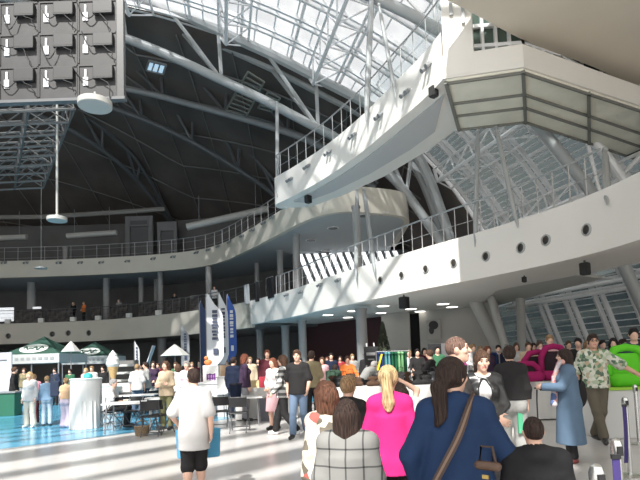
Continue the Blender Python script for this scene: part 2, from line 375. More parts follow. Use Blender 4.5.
# ---------------------------------------------------------------- steel arches
def on_plane(x, y, Y0, m):
    """where the line of sight of a pixel meets the upright plane Y = Y0 + m X"""
    d = ray(x, y); t = Y0/(d[1]-m*d[0]); return _E+d*t
def on_shell(x, y, k=1.0):
    d = ray(x, y); a, b, L = 35.6*k, 22.6*k, 44.6*k
    o = np.array([(0-X0)/a, -20/L, 0]); v = np.array([d[0]/a, d[1]/L, d[2]/b]); A = v@v; B = o@v; D = B*B-A*(o@o-1)
    return _E+d*((-B+math.sqrt(max(D, 0)))/A)
def arch(pix, Y0, m, label, rlow, rup, hgt, mats, webs, twin=0.0, taper=True):
    pts = spline([on_plane(x, y, Y0, m) if Y0 else on_shell(x, y) for x, y in pix], 0.8)
    a = thing('steel_arch', label, 'arch', (pts[0][0], pts[0][1], pts[0][2]), 0, 'arches of the dome'); o = pts[0]
    T = np.gradient(pts, axis=0); T /= np.linalg.norm(T, axis=1)[:, None]; pn = np.cross(np.array([-m, 1, 0])/math.hypot(m, 1), T)
    pn[pn[:, 2] < 0] *= -1
    s = np.linspace(0, 1, len(pts)); L = s*0.8*len(pts); h = hgt*np.minimum(1, 0.15+L/9.0) if taper else np.full(len(pts), hgt)
    up = pts+pn*h[:, None]
    MB().path(pts, rlow, 10).build('lower_chord', mats[0], a, True, o)
    MB().path(up, rup, 8).build('upper_chord', mats[1], a, True, o)
    if twin:
        q = np.array([-m, 1, 0])/math.hypot(m, 1)*twin; u2 = up+q; MB().path(u2, rup*0.8, 8).build('upper_chord', mats[1], a, True, o)
    n = len(pts); k = 0
    for i in range(webs[0], n-webs[1], webs[1]):
        MB().tube(pts[i], up[i+webs[1]//4] if i+webs[1]//4 < n else up[i], webs[2], 6).build('web_member', mats[2], a, True, o)
        j = min(i+webs[1], n-1)
        MB().tube(pts[i], up[min(i+int(webs[1]*0.75), n-1)], webs[2], 6).build('web_member', mats[2], a, True, o)
        if twin: MB().tube(pts[i], u2[min(i+int(webs[1]*0.75), n-1)], webs[2], 6).build('web_member', mats[2], a, True, o)
    return pts, up
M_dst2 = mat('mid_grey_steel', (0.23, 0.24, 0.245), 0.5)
A_low, A_up = arch([(446, 252), (432, 229), (392, 177), (345, 143), (300, 119), (260, 98), (215, 77), (170, 56), (125, 38), (60, 14), (-30, -12)], 29.2, -0.05,
    'pale grey tubular arch between the glazed roof and the dark dome', 0.26, 0.29, 2.6, (M_steel, M_steel, M_steel), (5, 8, 0.12), twin=1.6)
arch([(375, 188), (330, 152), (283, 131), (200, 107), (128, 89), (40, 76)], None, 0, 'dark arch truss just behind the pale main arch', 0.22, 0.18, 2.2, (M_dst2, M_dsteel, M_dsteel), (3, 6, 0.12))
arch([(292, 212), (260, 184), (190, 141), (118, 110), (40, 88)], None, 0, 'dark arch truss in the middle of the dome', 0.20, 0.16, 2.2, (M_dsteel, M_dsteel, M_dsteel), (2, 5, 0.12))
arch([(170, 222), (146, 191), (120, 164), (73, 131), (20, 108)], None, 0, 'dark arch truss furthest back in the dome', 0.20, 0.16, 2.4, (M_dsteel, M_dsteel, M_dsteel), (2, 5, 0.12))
B_low, B_up = arch([(660, 345), (640, 300), (622, 262), (605, 218), (590, 190), (550, 140), (510, 92), (470, 52), (430, 25), (380, 0), (320, -25)], 19.0, 0.0,
    'thick light steel arch carrying the glazed roof', 0.22, 0.14, 1.3, (M_steel, M_wsteel, M_wsteel), (6, 6, 0.07), taper=False)

# ---------------------------------------------------------------- glazed roof and facade
def aG(Y): return 36.6+(29.7-Y)*0.33
BG = 23.6
def G(Y, ph, off=0.0):
    a = aG(Y)+off; z = (BG+off)*math.sin(ph); return np.array([X0+a*math.cos(ph)+(0.032*(5-z)**2 if z < 5 else 0), Y, K+z])
ph0 = math.asin(-1.6/BG)
arc = [ph0]
while arc[-1] < math.radians(84):
    p = arc[-1]; ds = math.hypot(38*math.sin(p), BG*math.cos(p)); arc.append(p+1.65/ds)
fine = [ph0]
while fine[-1] < math.radians(80):
    p = fine[-1]; ds = math.hypot(38*math.sin(p), BG*math.cos(p)); z = BG*math.sin(p); fine.append(p+(0.30 if z < 12 else 1.1)/ds)
bays = [29.7, 24.4, 19.0, 12.5, 6.0]
for b in range(len(bays)-1):
    y0, y1 = bays[b], bays[b+1]; n = 3
    ys = np.linspace(y0, y1, n+1)
    low = [p for p in arc if BG*math.sin(p) < 12]; up = [p for p in arc if BG*math.sin(p) >= 8-1.2]
    w = MB(); w.strip([G(y0, p) for p in arc if p <= low[-1]], [G(y1, p) for p in arc if p <= low[-1]])
    w.mi = 1; hi = [low[-1]]+[p for p in arc if p > low[-1]]; w.strip([G(y0, p) for p in hi], [G(y1, p) for p in hi])
    wo = struct('window_%d' % (b+2), w, [M_facglass, M_roofglass if b < 3 else M_roofclear])
    m = MB()
    for i, y in enumerate(ys[:-1] if b < len(bays)-2 else ys):
        for dy in ((-0.2, 0.2) if i == 0 or b < 2 else (0,)):
            m.mi = 0
            A = [G(y+dy, p, -0.12) for p in arc]
            for c, d in zip(A, A[1:]): m.bar(c, d, 0.16, 0.2)
    m.build('mullion', M_wsteel, wo)
    q = MB()
    for k, p in enumerate(arc[1::2]): q.bar(G(y0, p, -0.1), G(y1, p, -0.1), 0.14, 0.14)
    q.build('purlin', M_wsteel, wo)
    lv = MB()
    for p in fine[2:]: lv.bar(G(y0, p, 0.38), G(y1, p, 0.38), 0.03, 0.14) if False else lv.bar(G(y0, p, -0.05), G(y1, p, -0.05), 0.08, 0.04)
    lv.build('glazing_bars', mat('louvre_aluminium', (0.82, 0.83, 0.84), 0.5), wo)

lowa = [p for p in arc if BG*math.sin(p) < 7]
wo = struct('window_6', MB().strip([G(38, p) for p in lowa], [G(29.7, p) for p in lowa]), M_facglass); m = MB(); q = MB(); lv = MB()
for y in (38, 35.2, 32.4, 29.9):
    A = [G(y, p, -0.12) for p in lowa]
    for c, d in zip(A, A[1:]): m.bar(c, d, 0.12, 0.2)
for p in lowa[1::2]: q.bar(G(38, p, -0.1), G(29.7, p, -0.1), 0.14, 0.14)
for p in fine:
    if BG*math.sin(p) < 7: lv.bar(G(38, p, -.05), G(29.7, p, -.05), .08, .04)
m.build('mullion', M_wsteel, wo); q.build('purlin', M_wsteel, wo); lv.build('glazing_bars', mat('louvre_aluminium', (0.82, 0.83, 0.84), 0.5), wo)
# white triangular trusses spanning from arch to arch under the glass
def roof_truss(ph, y0, y1, label):
    o = G(y0, ph); t = thing('roof_truss', label, 'truss', o, 0, 'white trusses under the glass roof')
    d = 0.03
    c1 = [G(y, ph+d, -0.35) for y in np.linspace(y0, y1, 7)]; c2 = [G(y, ph-d*0.9, -0.35) for y in np.linspace(y0, y1, 7)]
    c0 = [G(y, ph, -1.25) for y in np.linspace(y0, y1, 13)[1::2]]
    for c in (c1, c2): MB().path(c, 0.07, 6).build('top_chord', M_wsteel, t, True, o)
    MB().path([c1[0]]+c0+[c1[-1]], 0.10, 6).build('bottom_chord', M_wsteel, t, True, o)
    w = MB()
    for i, q in enumerate(c0):
        for c in (c1, c2): w.tube(q, c[i], 0.045, 5); w.tube(q, c[i+1], 0.045, 5)
    w.build('lacing', M_wsteel, t, True, o)
tr = [0.16, 0.30, 0.46, 0.62, 0.79, 0.97, 1.15]
for i, ph in enumerate(tr):
    roof_truss(ph, 29.7, 19.2, 'white triangular roof truss, %s up from the facade foot between the two pale arches' % ORD[i])
for i, ph in enumerate(tr[2:]):
    roof_truss(ph, 18.8, 7.5, 'white triangular roof truss on the near side of the thick arch, %s from below' % ORD[i])
# white ring beam of the facade under the balcony
for i, (z, off) in enumerate(((2.75, -1.0), (3.15, -1.4), (2.9, -0.5))):
    ph = math.asin(z/BG); MB().path([G(y, ph, off) for y in np.linspace(29.4, 6, 14)], 0.09, 8).build('trim_%d' % (20+i), M_wsteel, smooth=True)['kind'] = 'structure'
# outside: paved ground and a plain grey building across the way
struct('ground_outside', MB().box((60, 20, -0.2), (74, 160, 0.1)), mat('paving', (0.35, 0.36, 0.35), 0.9, var=0.1))
ob = thing('office_building', 'grey office building outside beyond the louvred glass facade', 'building', (46, 75, 0))
MB().box((0, 0, 6), (14, 150, 12)).build('wall', mat('grey_render', (0.33, 0.36, 0.36), 0.8), ob)
w = MB()
for z in (1.8, 5, 8.2): w.box((-7.02, 0, z+0.6), (0.1, 146, 1.5))
w.build('window_band', mat('blue_grey_glass', (0.12, 0.16, 0.19), 0.2), ob)
# unseen bars overhead, added only to throw stripes of light on the floor
rb = MB(); dirv = np.array([1, 1.12, 0.])/math.hypot(1, 1.12); nrm = np.array([dirv[1], -dirv[0], 0])
_rnd = random.Random(5)
s = -24.0
while s < 16:
    w_ = _rnd.choice([0.3, 0.45, 0.8, 1.1]) if s > -2 else _rnd.choice([0.12, 0.2]); c = np.array([-12, -12, K+21.5])+nrm*s
    rb.bar(c-dirv*12, c+dirv*(14-max(0, -s)*0.9), w_, 0.3); s += w_+_rnd.choice([0.6, 0.8, 1.0, 1.4])
struct('trim_30', rb, M_wsteel)

# slanted columns where the wall meets the facade
def prop(p0, p1, Y, r0, r1, label):
    a, b = at_y(*p0, Y), at_y(*p1, Y); a[2] = 0.0; d = thing('slanted_column', label, 'column', a, 0, 'slanted columns by the facade'); MB().path([a, b], [r0, r1], 12).build('shaft', mat('pale_column', (0.52, 0.51, 0.48), .6), d, True, a); MB().lathe([(r0*1.3, 0), (r0*1.3, .12)], n=14).build('base_plate', M_steel, d)
prop((515, 372), (474, 298), 25.5, .22, .34, 'broad slanted pale column leaning left, by the grey wall'); prop((517, 372), (489, 291), 24.5, .16, .20, 'thinner slanted pale column leaning left, next to the broad one'); prop((522, 372), (520, 289), 26, .20, .24, 'nearly upright pale column at the left end of the glass facade')
# ---------------------------------------------------------------- columns
def column(px, py, curve, z0, z1, r, label, group):
    q, t, i = nearest_on(curve, px, py, 0)
    c = thing('concrete_column', label, 'column', (q[0], q[1], z0), 0, group)
    MB().lathe([(r, 0), (r, z1-z0)], n=20).build('shaft', M_col, c, True)
    MB().lathe([(r*1.15, z1-z0-0.12), (r*1.15, z1-z0)], n=20).build('collar', M_col, c, True)
    return q
low_in = offset(LOW, 2.2)
for i, (x, w, dep) in enumerate([(163, 8, 3.2), (259, 7, 3.0), (285, 8, 2.6), (303, 8, 1.6), (364, 11, 1.4)]):
    cv = offset(LOW, dep); q, t, k = nearest_on(cv, x, 340, 0); d = math.hypot(*q)
    column(x, 340, cv, 0, K+2.46, w/2*d/FPX, ['round concrete column under the balcony beside the small white parasol', 'round concrete column just right of the blue feather flag', 'slimmer pale column second right of the feather flags under the balcony', 'round column next to the walking couple, under the balcony', 'broad pale column holding the white balcony beside the green tree'][i], 'columns under the low balcony')
for i, (x, w, dep) in enumerate([(30.5, 7, 3.0), (107, 6, 2.6), (142, 5, 3.6), (154, 5, 5.0), (161, 5, 2.6), (209, 6, 2.6), (257, 5, 5.0), (283, 6, 3.4), (299, 7.5, 1.9), (360.5, 8, 2.2)]):
    cv = offset(LOW, dep); q, t, k = nearest_on(cv, x, 290, 0); d = math.hypot(*q)
    column(x, 290, cv, K+4.0, K+7.95, w/2*d/FPX, 'round column on the middle gallery, %s from the left' % ORD[i], 'columns on the middle gallery')

# ---------------------------------------------------------------- railings
def railing(P, z, name_label, step, h=1.1, glassy=True, mats=(M_rail, M_rail), wires=3):
    o = (P[0][0], P[0][1], z); t = thing('railing', name_label, 'railing', o, 0, 'railings of the galleries')
    MB().path(lift(P, z+h), 0.03, 6).build('handrail', mats[0], t, True, o)
    L = np.r_[0, np.cumsum(np.linalg.norm(np.diff(P, axis=0), axis=1))]
    for s in np.arange(0.05, L[-1], step):
        x, y = np.interp(s, L, P[:, 0]), np.interp(s, L, P[:, 1])
        MB().box((x, y, z+h/2), (0.03, 0.03, h)).build('post', mats[1], t, False, o)
    for k in range(wires): MB().path(lift(P, z+h*(k+0.5)/wires-0.05), 0.012, 4).build('wire', mats[1], t, True, o)
    if glassy: MB().strip(lift(P, z+0.08), lift(P, z+h-0.08)).build('glass_panel', M_railglass, t, False, o)
    return t
railing(offset(UPP, 0.16)[6:int(len(UPP)*0.80)], K+9.22, 'steel railing along the shaded upper gallery in front of the dark dome', 1.1, 1.15, False, wires=2)
_a = int(np.argmin(np.hypot(LOW[:, 0]+2.6, LOW[:, 1]-30.5)))
railing(offset(LOW, 0.16)[_a:int(np.argmin(np.abs(LOW[:, 1]-12.2)))], K+4.02, 'steel railing on the white curved balcony above the crowd', 0.55, 1.1, False, wires=1)
railing(offset(LOW, 0.16)[8:_a-3], K+4.02, 'dark railing along the shaded middle gallery hung with display panels', 1.5, 1.1, False, (M_dsteel, M_dsteel))
railing(offset(BRF, 0.12)[2:], zt, 'glazed steel railing on the sunlit white bridge', 0.75, 1.15, True, wires=1)

# dark display panels hung on the railing of the middle gallery, small white boxes between them
cvp = offset(LOW, -0.03)
def on_curve(cv, x, y, z): q, t, i = nearest_on(cv, x, y, 0); return q, math.atan2(t[1], t[0])
for i, (x0, x1) in enumerate([(12, 37), (44, 68), (88, 98), (105, 127), (132, 156), (160, 182), (187, 205), (262, 270)]):
    q, a = on_curve(LOW, (x0+x1)/2, 310, 0); d = math.hypot(*q); w = (x1-x0)*d/FPX*0.97
    p = thing('notice_board', 'dark notice board on the middle gallery railing, %s from the left' % ORD[i], 'display panel', (q[0], q[1]+0.45, K+4.02), a, 'dark panels along the middle gallery')
    MB().box((0, 0, 0.62), (w, 0.06, 1.2)).build('board', mat('dark_print', (0.07, 0.06, 0.055), 0.7, var=0.9, scale=3), p)
    for sx in (-1, 1): MB().box((sx*w*0.42, 0.05, 0.02), (0.06, 0.3, 0.04)).build('foot', M_dsteel, p)
for i, x in enumerate([8, 40, 72, 100, 130, 159]):
    q, a = on_curve(LOW, x, 312, 0)
    tag(MB().box((0, 0, 0.18), (0.42, 0.3, 0.36), a).build('white_box', M_white, None, False, (0, 0, 0), 0.02), 'small white box on the middle gallery parapet, %s from the left' % ORD[i], 'box', 'white boxes on the gallery parapet').location = (q[0]-0.12*math.sin(a)*0, q[1]-0.05, K+4.02)
for i, (x, w) in enumerate([(3, 1.6), (39, 0.7)]):
    cv = offset(LOW, 2.0); q, a = on_curve(cv, x, 310, 0)
    s = thing('lit_screen', ['bright white screen at the far left end of the middle gallery', 'narrow bright screen between two dark panels on the middle gallery'][i], 'screen', (q[0], q[1], K+4.0), a)
    MB().box((0, 0, 1.0), (w, 0.08, 1.2)).build('panel', emit('screen_white', (0.9, 0.92, 0.95), 0.7), s); MB().box((0, 0.02, 0.25), (0.1, 0.1, 0.5)).build('stand', M_dsteel, s); MB().box((0, 0, 0.02), (0.6, 0.4, 0.04)).build('base', M_dsteel, s)

# ---------------------------------------------------------------- hanging steel struts with pointed ends
def strut(b, tpt, r, label):
    b = np.array(b); tpt = np.array(tpt); t = thing('hanger_strut', label, 'strut', b, 0, 'pointed steel struts holding the balconies'); d = (tpt-b)/np.linalg.norm(tpt-b)
    MB().path([b, b+d*0.5, b+d*1.1, tpt-d*0.6, tpt], [0.012, r*0.8, r, r, r*0.4], 8).build('tube', M_steel, t, True, b)
    MB().ball(tpt, r*0.9, 8, 6).build('pin', M_steel, t, True, b)
def strut_px(xb, yb_, xt, yt, cv, r, label, dtop=0.0, gap=-0.16):
    q, t, i = nearest_on(offset(cv, gap), xb, yb_, 0); Y = q[1]
    b = at_y(xb, yb_, Y); top = at_y(xt, yt, Y+dtop); strut(b, top, r, label)
strut_px(356, 279, 357, 190, LOW, 0.10, 'pointed steel strut hanging straight down in front of the middle gallery column', 3.5)
strut_px(375, 273, 364, 190, LOW, 0.10, 'pointed steel strut leaning beside the straight one in front of the gallery column', 4.0)
strut_px(475, 247, 478, 128, LOW, 0.085, 'pointed steel strut on the white balcony, left of the pair under the octagon', 1.0)
strut_px(518, 228, 496, 128, LOW, 0.085, 'slanting pointed steel strut on the white balcony under the octagon corner', 1.5)
strut_px(607, 205, 605, 150, LOW, 0.10, 'thick pointed steel strut at the right on the white balcony', 2.2)
strut_px(366, 122, 372, -14, BRF, 0.11, 'long pointed steel strut on the sunlit bridge under the glass roof', 0.5)
strut_px(396, 98, 379, 5, BRF, 0.07, 'thin slanting strut beside the long one on the sunlit bridge', 0.5)
_p = at_y(278, 208, 25.2)
strut((_p[0], 25.1, zb+0.3), at_y(277, 103, 28.2), 0.10, 'pale pole rising from the bridge tip to the main arch')

# ---------------------------------------------------------------- small lights, ports and loudspeakers on the parapets
def port(cv, x, y, r, label, group, dark=True):
    q, t, i = nearest_on(cv, x, y, 0); n = np.array([t[1], -t[0]]); p = at_y(x, y, q[1]); z = p[2]
    o = thing('round_port', label, 'light fitting', (q[0], q[1], z), math.atan2(n[1], n[0]), group)
    m = MB(); N = 16
    for k in range(N):
        a, b = 2*PI*k/N, 2*PI*(k+1)/N
        m.add([(0.02, r*1.25*math.cos(a), r*1.25*math.sin(a)), (0.02, r*1.25*math.cos(b), r*1.25*math.sin(b)), (0.05, r*math.cos(b), r*math.sin(b)), (0.05, r*math.cos(a), r*math.sin(a)), (0.0, r*1.3*math.cos(a), r*1.3*math.sin(a)), (0.0, r*1.3*math.cos(b), r*1.3*math.sin(b))], [(0, 1, 2, 3), (4, 5, 1, 0)])
    m.build('bezel', M_steel if not dark else M_dwall, o)
    MB().ball((0.0, 0, 0), (0.045, r, r), 12, 8).build('lens', mat('port_dark', (0.05, 0.045, 0.04), 0.3), o, True)
for i, (x, y) in enumerate([(384, 280), (405, 275), (427.5, 269), (453.5, 263), (483, 256.5), (515, 248), (548.7, 240), (580, 230)]):
    port(LOW, x, y, 0.13, 'round dark light port on the white balcony band, %s from the left' % ORD[i], 'ports on the white balcony band', False)
for i, (x, y) in enumerate([(9, 336), (53, 334), (70, 333), (87.5, 333)]):
    port(LOW, x, y, 0.18, 'round dark port on the shaded balcony band above the tents, %s from the left' % ORD[i], 'ports above the tents')
def twin_spot(cv, x, y, label, group, s=1.0):
    q, t, i = nearest_on(cv, x, y, 0); n = np.array([t[1], -t[0]]); p = at_y(x, y, q[1])
    o = thing('twin_spotlight', label, 'spotlight', (q[0], q[1], p[2]), math.atan2(n[1], n[0]), group)
    MB().box((0.05*s, 0, 0.02*s), (0.10*s, 0.34*s, 0.05*s)).build('bracket', M_steel, o)
    for sy in (-1, 1): MB().path([(0.06*s, sy*0.13*s, -0.02*s), (0.20*s, sy*0.13*s, -0.12*s)], [0.05*s, 0.075*s], 8).build('lamp_head', M_dst2, o, True)
for i, (x, y) in enumerate([(427, 66), (409, 92), (382, 115), (355, 135), (331, 152), (310, 166), (292, 179), (281, 187)]):
    twin_spot(BRF, x, y, 'twin spotlight on the outside of the sunlit bridge, %s down from the corner' % ORD[i], 'spotlights on the bridge')
for i, (x, y) in enumerate([(2, 262), (26, 262), (57, 262), (80, 262), (104, 261.5), (128, 260.5), (152, 258), (175, 256), (196, 252), (209, 249), (220, 245.5), (232, 241), (243, 235), (253, 229), (264, 222), (274, 216)]):
    twin_spot(UPP, x, y, 'small dark spotlight on the shaded upper gallery band, %s from the left' % ORD[i], 'spotlights on the upper gallery band', 1.1)
for i, (x, y) in enumerate([(287, 294), (304, 291), (322, 284), (340, 279)]):
    twin_spot(LOW, x, y, 'small spotlight on the pale balcony end, %s from the left' % ORD[i], 'spotlights at the balcony end', 0.9)
def speaker(p, a, s, label):
    o = thing('loudspeaker', label, 'loudspeaker', p, a)
    MB().box((0, 0, -0.32*s), (0.42*s, 0.46*s, 0.64*s)).build('cabinet', M_black, o, bevel=0.04)
    MB().box((0.22*s, 0, -0.32*s), (0.03, 0.38*s, 0.56*s)).build('grille', mat('grille', (0.03, 0.03, 0.03), 0.8), o)
    MB().tube((0, 0, 0.12*s), (0, 0, -0.02), 0.03, 6).build('bracket', M_dsteel, o)
speaker(at_y(440.5, 90, 15.0)+np.array([-0.25, -0.2, 0]), 3.7, 0.5, 'black loudspeaker on the corner of the white bridge')
speaker(at_y(308, 189, 24.0)-np.array([0, 0, 0.3]), 3.9, 0.6, 'black loudspeaker hanging under the tip of the bridge')
q_, a_ = on_curve(offset(LOW, 0.8), 402, 300, 0); speaker((q_[0], q_[1], K+2.5), 3.9, 0.75, 'black loudspeaker hanging under the white balcony in the middle')
q_, a_ = on_curve(offset(LOW, 0.9), 582, 266, 0); speaker((q_[0], q_[1], K+2.5), 3.9, 0.55, 'large black loudspeaker hanging under the white balcony at the right')
q_, a_ = on_curve(offset(LOW, 1.2), 530, 279, 0); speaker((q_[0], q_[1], K+2.5), 3.9, 0.3, 'small black loudspeaker under the white balcony')
# recessed lamps in the ceilings
def downlight(p, r, label, group, m=E_lamp):
    o = thing('ceiling_lamp', label, 'lamp', p, 0, group)
    MB().lathe([(r, -0.03), (r*1.15, -0.03), (r*1.2, 0)], n=16).build('ring', M_wsteel, o); MB().lathe([(r*0.98, -0.04), (r*0.98, -0.02)], n=16).build('diffuser', m, o)
for i, (x, y) in enumerate([(328, 314.5), (348, 317), (353, 310.5), (381, 312.5), (383, 305.5), (411, 308.5), (420, 311), (443, 303.5), (452, 306.5)]):
    downlight(at_z(x, y, K+2.61), 0.30, 'round lit ceiling lamp under the white balcony, %s from the left' % ORD[i], 'lamps in the balcony ceiling')
for i, (x, y) in enumerate([(326, 250), (311, 240), (333, 228), (364, 215.5), (383, 213.5)]):
    p = at_z(x, y, K+7.93)
    if p[1] < 45: downlight(p, 0.3, 'unlit round lamp in the blue-grey gallery soffit, %s from below' % ORD[i], 'lamps in the gallery soffit', M_dsteel)

# cloth banners hung on the railing where the two balcony bands meet
for x, w, m, lb in [(248, .62, mat('banner_white', (0.50, 0.50, 0.50), .8), 'white cloth banner hanging on the gallery railing right of the blue flag'), (257.5, .5, M_black, 'black cloth banner on the gallery railing next to the white one'), (272, .8, M_black, 'broad black cloth banner on the gallery railing at the balcony end')]:
    q, a = on_curve(LOW, x, 300, 0); t = thing('railing_banner', lb, 'banner', (q[0]-.10*math.sin(a)*0, q[1]-.12, K+3.75), a); g = MB(); n = 9
    A = [(-w/2+w*k/(n-1), .03*math.sin(k*1.7), 1.35) for k in range(n)]; B = [(-w/2+w*k/(n-1), .05*math.sin(k*1.7+.6), .1) for k in range(n)]; g.loop_strip([A, B, [(x_, y+.02, z) for x_, y, z in B], [(x_, y+.02, z) for x_, y, z in A]]); g.build('cloth', m, t, True)
    MB().tube((-w/2, .01, 1.36), (w/2, .01, 1.36), .02, 6).build('rod', M_rail, t, True)
# ---------------------------------------------------------------- video wall seen from behind
SY = 14.0
def pxw(x, y): return at_y(x, y, SY)
c0 = pxw(0, 97); c1 = pxw(118, 97.5); CW = (c1[0]-c0[0])/3; CH = 35/520*SY*1.0; zb0 = c1[2]
vw = thing('video_wall', 'back of a large hanging video wall of grey cabinets with cables', 'video wall', (c1[0], SY, zb0))
M_cab = mat('led_cabinet_grey', (0.036, 0.035, 0.036), 0.55, 0.1, var=0.15, scale=3); M_box = mat('led_box_grey', (0.02, 0.02, 0.021), 0.5); M_slot = mat('lit_slot_white', (0.6, 0.6, 0.62), 0.4); M_cable = mat('black_cable', (0.02, 0.02, 0.022), 0.6)  # slot white is light showing in the slots, put into the colour
rnd = random.Random(11)
for i in range(-1, 3):
    for j in range(3):
        x, z = (i-3)*CW+CW/2, j*CH+CH/2
        cab = MB().box((x, 0, z), (CW*0.985, 0.12, CH*0.985)).box((x, -0.07, z+CH*.47), (CW*.95, .03, .04)).box((x-CW*.47, -0.07, z), (.04, .03, CH*.9)).build('cabinet', M_cab, vw)
        MB().box((x+CW*.18, -0.12, z+CH*.22), (CW*.50, 0.14, CH*.36)).box((x+CW*.18, -0.15, z+CH*.02), (CW*.5, .10, .05)).build('control_box', M_box, cab, False, None, 0.015)
        MB().box((x-CW*.29, -0.075, z-CH*.02), (CW*.13, .03, CH*.26)).box((x-CW*.29, -0.075, z+CH*.22), (CW*.05, .03, CH*.26)).build('lit_slot', M_slot, cab)
        MB().box((x+CW*.36, -0.07, z+CH*.42), (CW*.08, .04, .05)).build('connector', M_slot, cab)
        p0 = np.array([x+CW*.05, -.16, z+CH*.1]); p1 = np.array([x-CW*rnd.uniform(.35, .6), -.13, z+CH*rnd.uniform(-.1, .5)]); sag = rnd.uniform(.2, .5)
        MB().path([p0+(p1-p0)*t+np.array([0, -.05*math.sin(PI*t), -sag*math.sin(PI*t)]) for t in np.linspace(0, 1, 9)], 0.016, 5).build('cable', M_cable, cab, True)
        p1 = np.array([x+CW*rnd.uniform(.3, .5), -.12, z-CH*rnd.uniform(.3, .7)])
        MB().path([p0+(p1-p0)*t+np.array([rnd.uniform(.05, .2)*math.sin(PI*t), -.05*math.sin(PI*t), 0]) for t in np.linspace(0, 1, 7)], 0.013, 5).build('cable', M_cable, cab, True)
MB().box((CW*.09, 0, CH*1.5), (CW*.17, 0.16, CH*3)).build('edge_profile', mat('edge_grey', (0.06, 0.06, 0.06), 0.4), vw)
MB().box((-CW*1.9, 0, -0.05), (CW*4.2, 0.2, 0.08)).build('bottom_rail', M_dsteel, vw)
# space frame hanging behind the video wall
zf = K+9.4; A_, B_, C_, D_ = [np.array(p) for p in ((-8.6, 18.2), (-14.0, 26.2), (-26, 26.6), (-22, 18.4))]
tf = thing('space_frame', 'pale lattice of steel tubes hanging below the video wall', 'truss', (-14, 22, zf)); of = (-14, 22, zf); M_tr = mat('truss_aluminium', (0.13, 0.128, 0.125), 0.5, 0.2)
NI, NJ = 8, 8
def gp(i, j, k): u, v = i/NI, j/NJ; p = (A_*(1-u)+D_*u)*(1-v)+(B_*(1-u)+C_*u)*v; return np.array([p[0], p[1], zf+k*1.1+(0 if k == 0 else 0.0)])
for k in (0, 1):
    for j in range(NJ+1): MB().tube(gp(0, j, k), gp(NI, j, k), .055, 5).build('cross_tube', M_tr, tf, True, of)
    for i in range(NI+1): MB().tube(gp(i, 0, k), gp(i, NJ, k), .045, 5).build('long_tube', M_tr, tf, True, of)
dg = MB()
for j in range(NJ+1):
    for i in range(NI): dg.tube(gp(i, j, 0), gp(i+1, j, 1) if i % 2 == 0 else gp(i, j, 1), .028, 4); dg.tube(gp(i+1, j, 0), gp(i, j, 1), .028, 4)
for i in range(0, NI+1):
    for j in range(NJ): dg.tube(gp(i, j, 0), gp(i, j+1, 1), .028, 4); dg.tube(gp(i, j+1, 0), gp(i, j, 1), .028, 4)
dg.build('lacing', M_tr, tf, False, of)
# pendant discs
def pendant(x, y, Y, r, ht, ytop, label, m, rod=0.03):
    p = at_y(x, y, Y); t = thing('pendant_lamp', label, 'pendant lamp', p, 0)
    MB().lathe([(r*.96, -ht/2), (r, -ht*.4), (r, ht*.4), (r*.9, ht/2)], n=28).build('disc', m, t, True)
    if ytop is not None: tp = at_y(x, ytop, Y); MB().tube((0, 0, ht/2), (0, 0, tp[2]-p[2]), rod, 8).build('rod', m, t, True); MB().lathe([(rod*2.4, ht*.5), (rod*1.5, ht*.5+.1)], n=10).build('socket', m, t)
M_lampw = mat('lamp_white', (0.42, 0.42, 0.40), 0.4)
pendant(57, 219, 20, 0.37, 0.16, 99, 'white disc lamp on a long thin rod in front of the dome', M_lampw, 0.045)
pendant(95, 104, 13.6, 0.44, 0.18, 92, 'large flat white disc hanging under the corner of the video wall', M_lampw, 0.03)
pendant(41, 268, 30, 0.33, 0.10, 182, 'small pale disc lamp on a wire in front of the upper gallery', M_lampw, 0.012)
# air ducts and pale band at the foot of the dome
def duct(x0, y0, x1, y1, Y, r0, label):
    a, b = at_y(x0, y0, Y), at_y(x1, y1, Y-0.0); t = thing('air_duct', label, 'duct', a, 0, 'pale ducts over the upper gallery')
    MB().path([a, b], r0, 10).build('duct_pipe', mat('duct_grey', (0.50, 0.49, 0.46), 0.5), t, True, a)
    for u in (.15, .85): p = a+(b-a)*u; MB().tube(p, p+np.array([0, 0, 2.4]), .03, 5).build('hanger', M_dst2, t, False, a)
duct(-25, 239, 27, 237, 46, 0.24, 'pale air duct at the far left above the upper gallery'); duct(67, 236, 117, 232.5, 46, 0.24, 'pale air duct above the upper gallery railing next to the doorway'); duct(187, 227, 268, 209, 42, 0.30, 'long pale air duct sloping up towards the bridge tip')
bb_ = MB(); bb_.path([at_y(x, y, 48.5) for x, y in ((-20, 217.5), (40, 217), (100, 213.5), (165, 209))], 0.22, 6); struct('trim_31', bb_, mat('band_grey', (0.30, 0.29, 0.27), 0.6))
# doorways on the upper gallery
for i, (x0, x1, y0, y1) in enumerate([(126, 153, 216, 256), (158, 177, 222, 256)]):
    a, b = at_y(x0, y1, 49.0), at_y(x1, y0, 49.0); w, hh = b[0]-a[0], b[2]-a[2]; cx = (a[0]+b[0])/2
    d = MB()
    d.box((cx-w*.42, 49, a[2]+hh/2), (w*.16, .3, hh)); d.box((cx+w*.42, 49, a[2]+hh/2), (w*.16, .3, hh)); d.box((cx, 49, b[2]-hh*.13), (w*.7, .3, hh*.26))
    dd = struct('door_%d' % (i+1), d, mat('door_grey', (0.20, 0.20, 0.205), 0.6)); MB().box((cx, 49.1, a[2]+hh*.37), (w*.68, .1, hh*.74)).build('leaf', mat('door_dark', (0.10, 0.10, 0.105), 0.5), dd)
    if i == 0: MB().box((cx, 48.82, b[2]-hh*.17), (w*.62, .05, hh*.10)).build('transom_panel', mat('door_dark', (0.10, 0.10, 0.105), 0.5), dd)
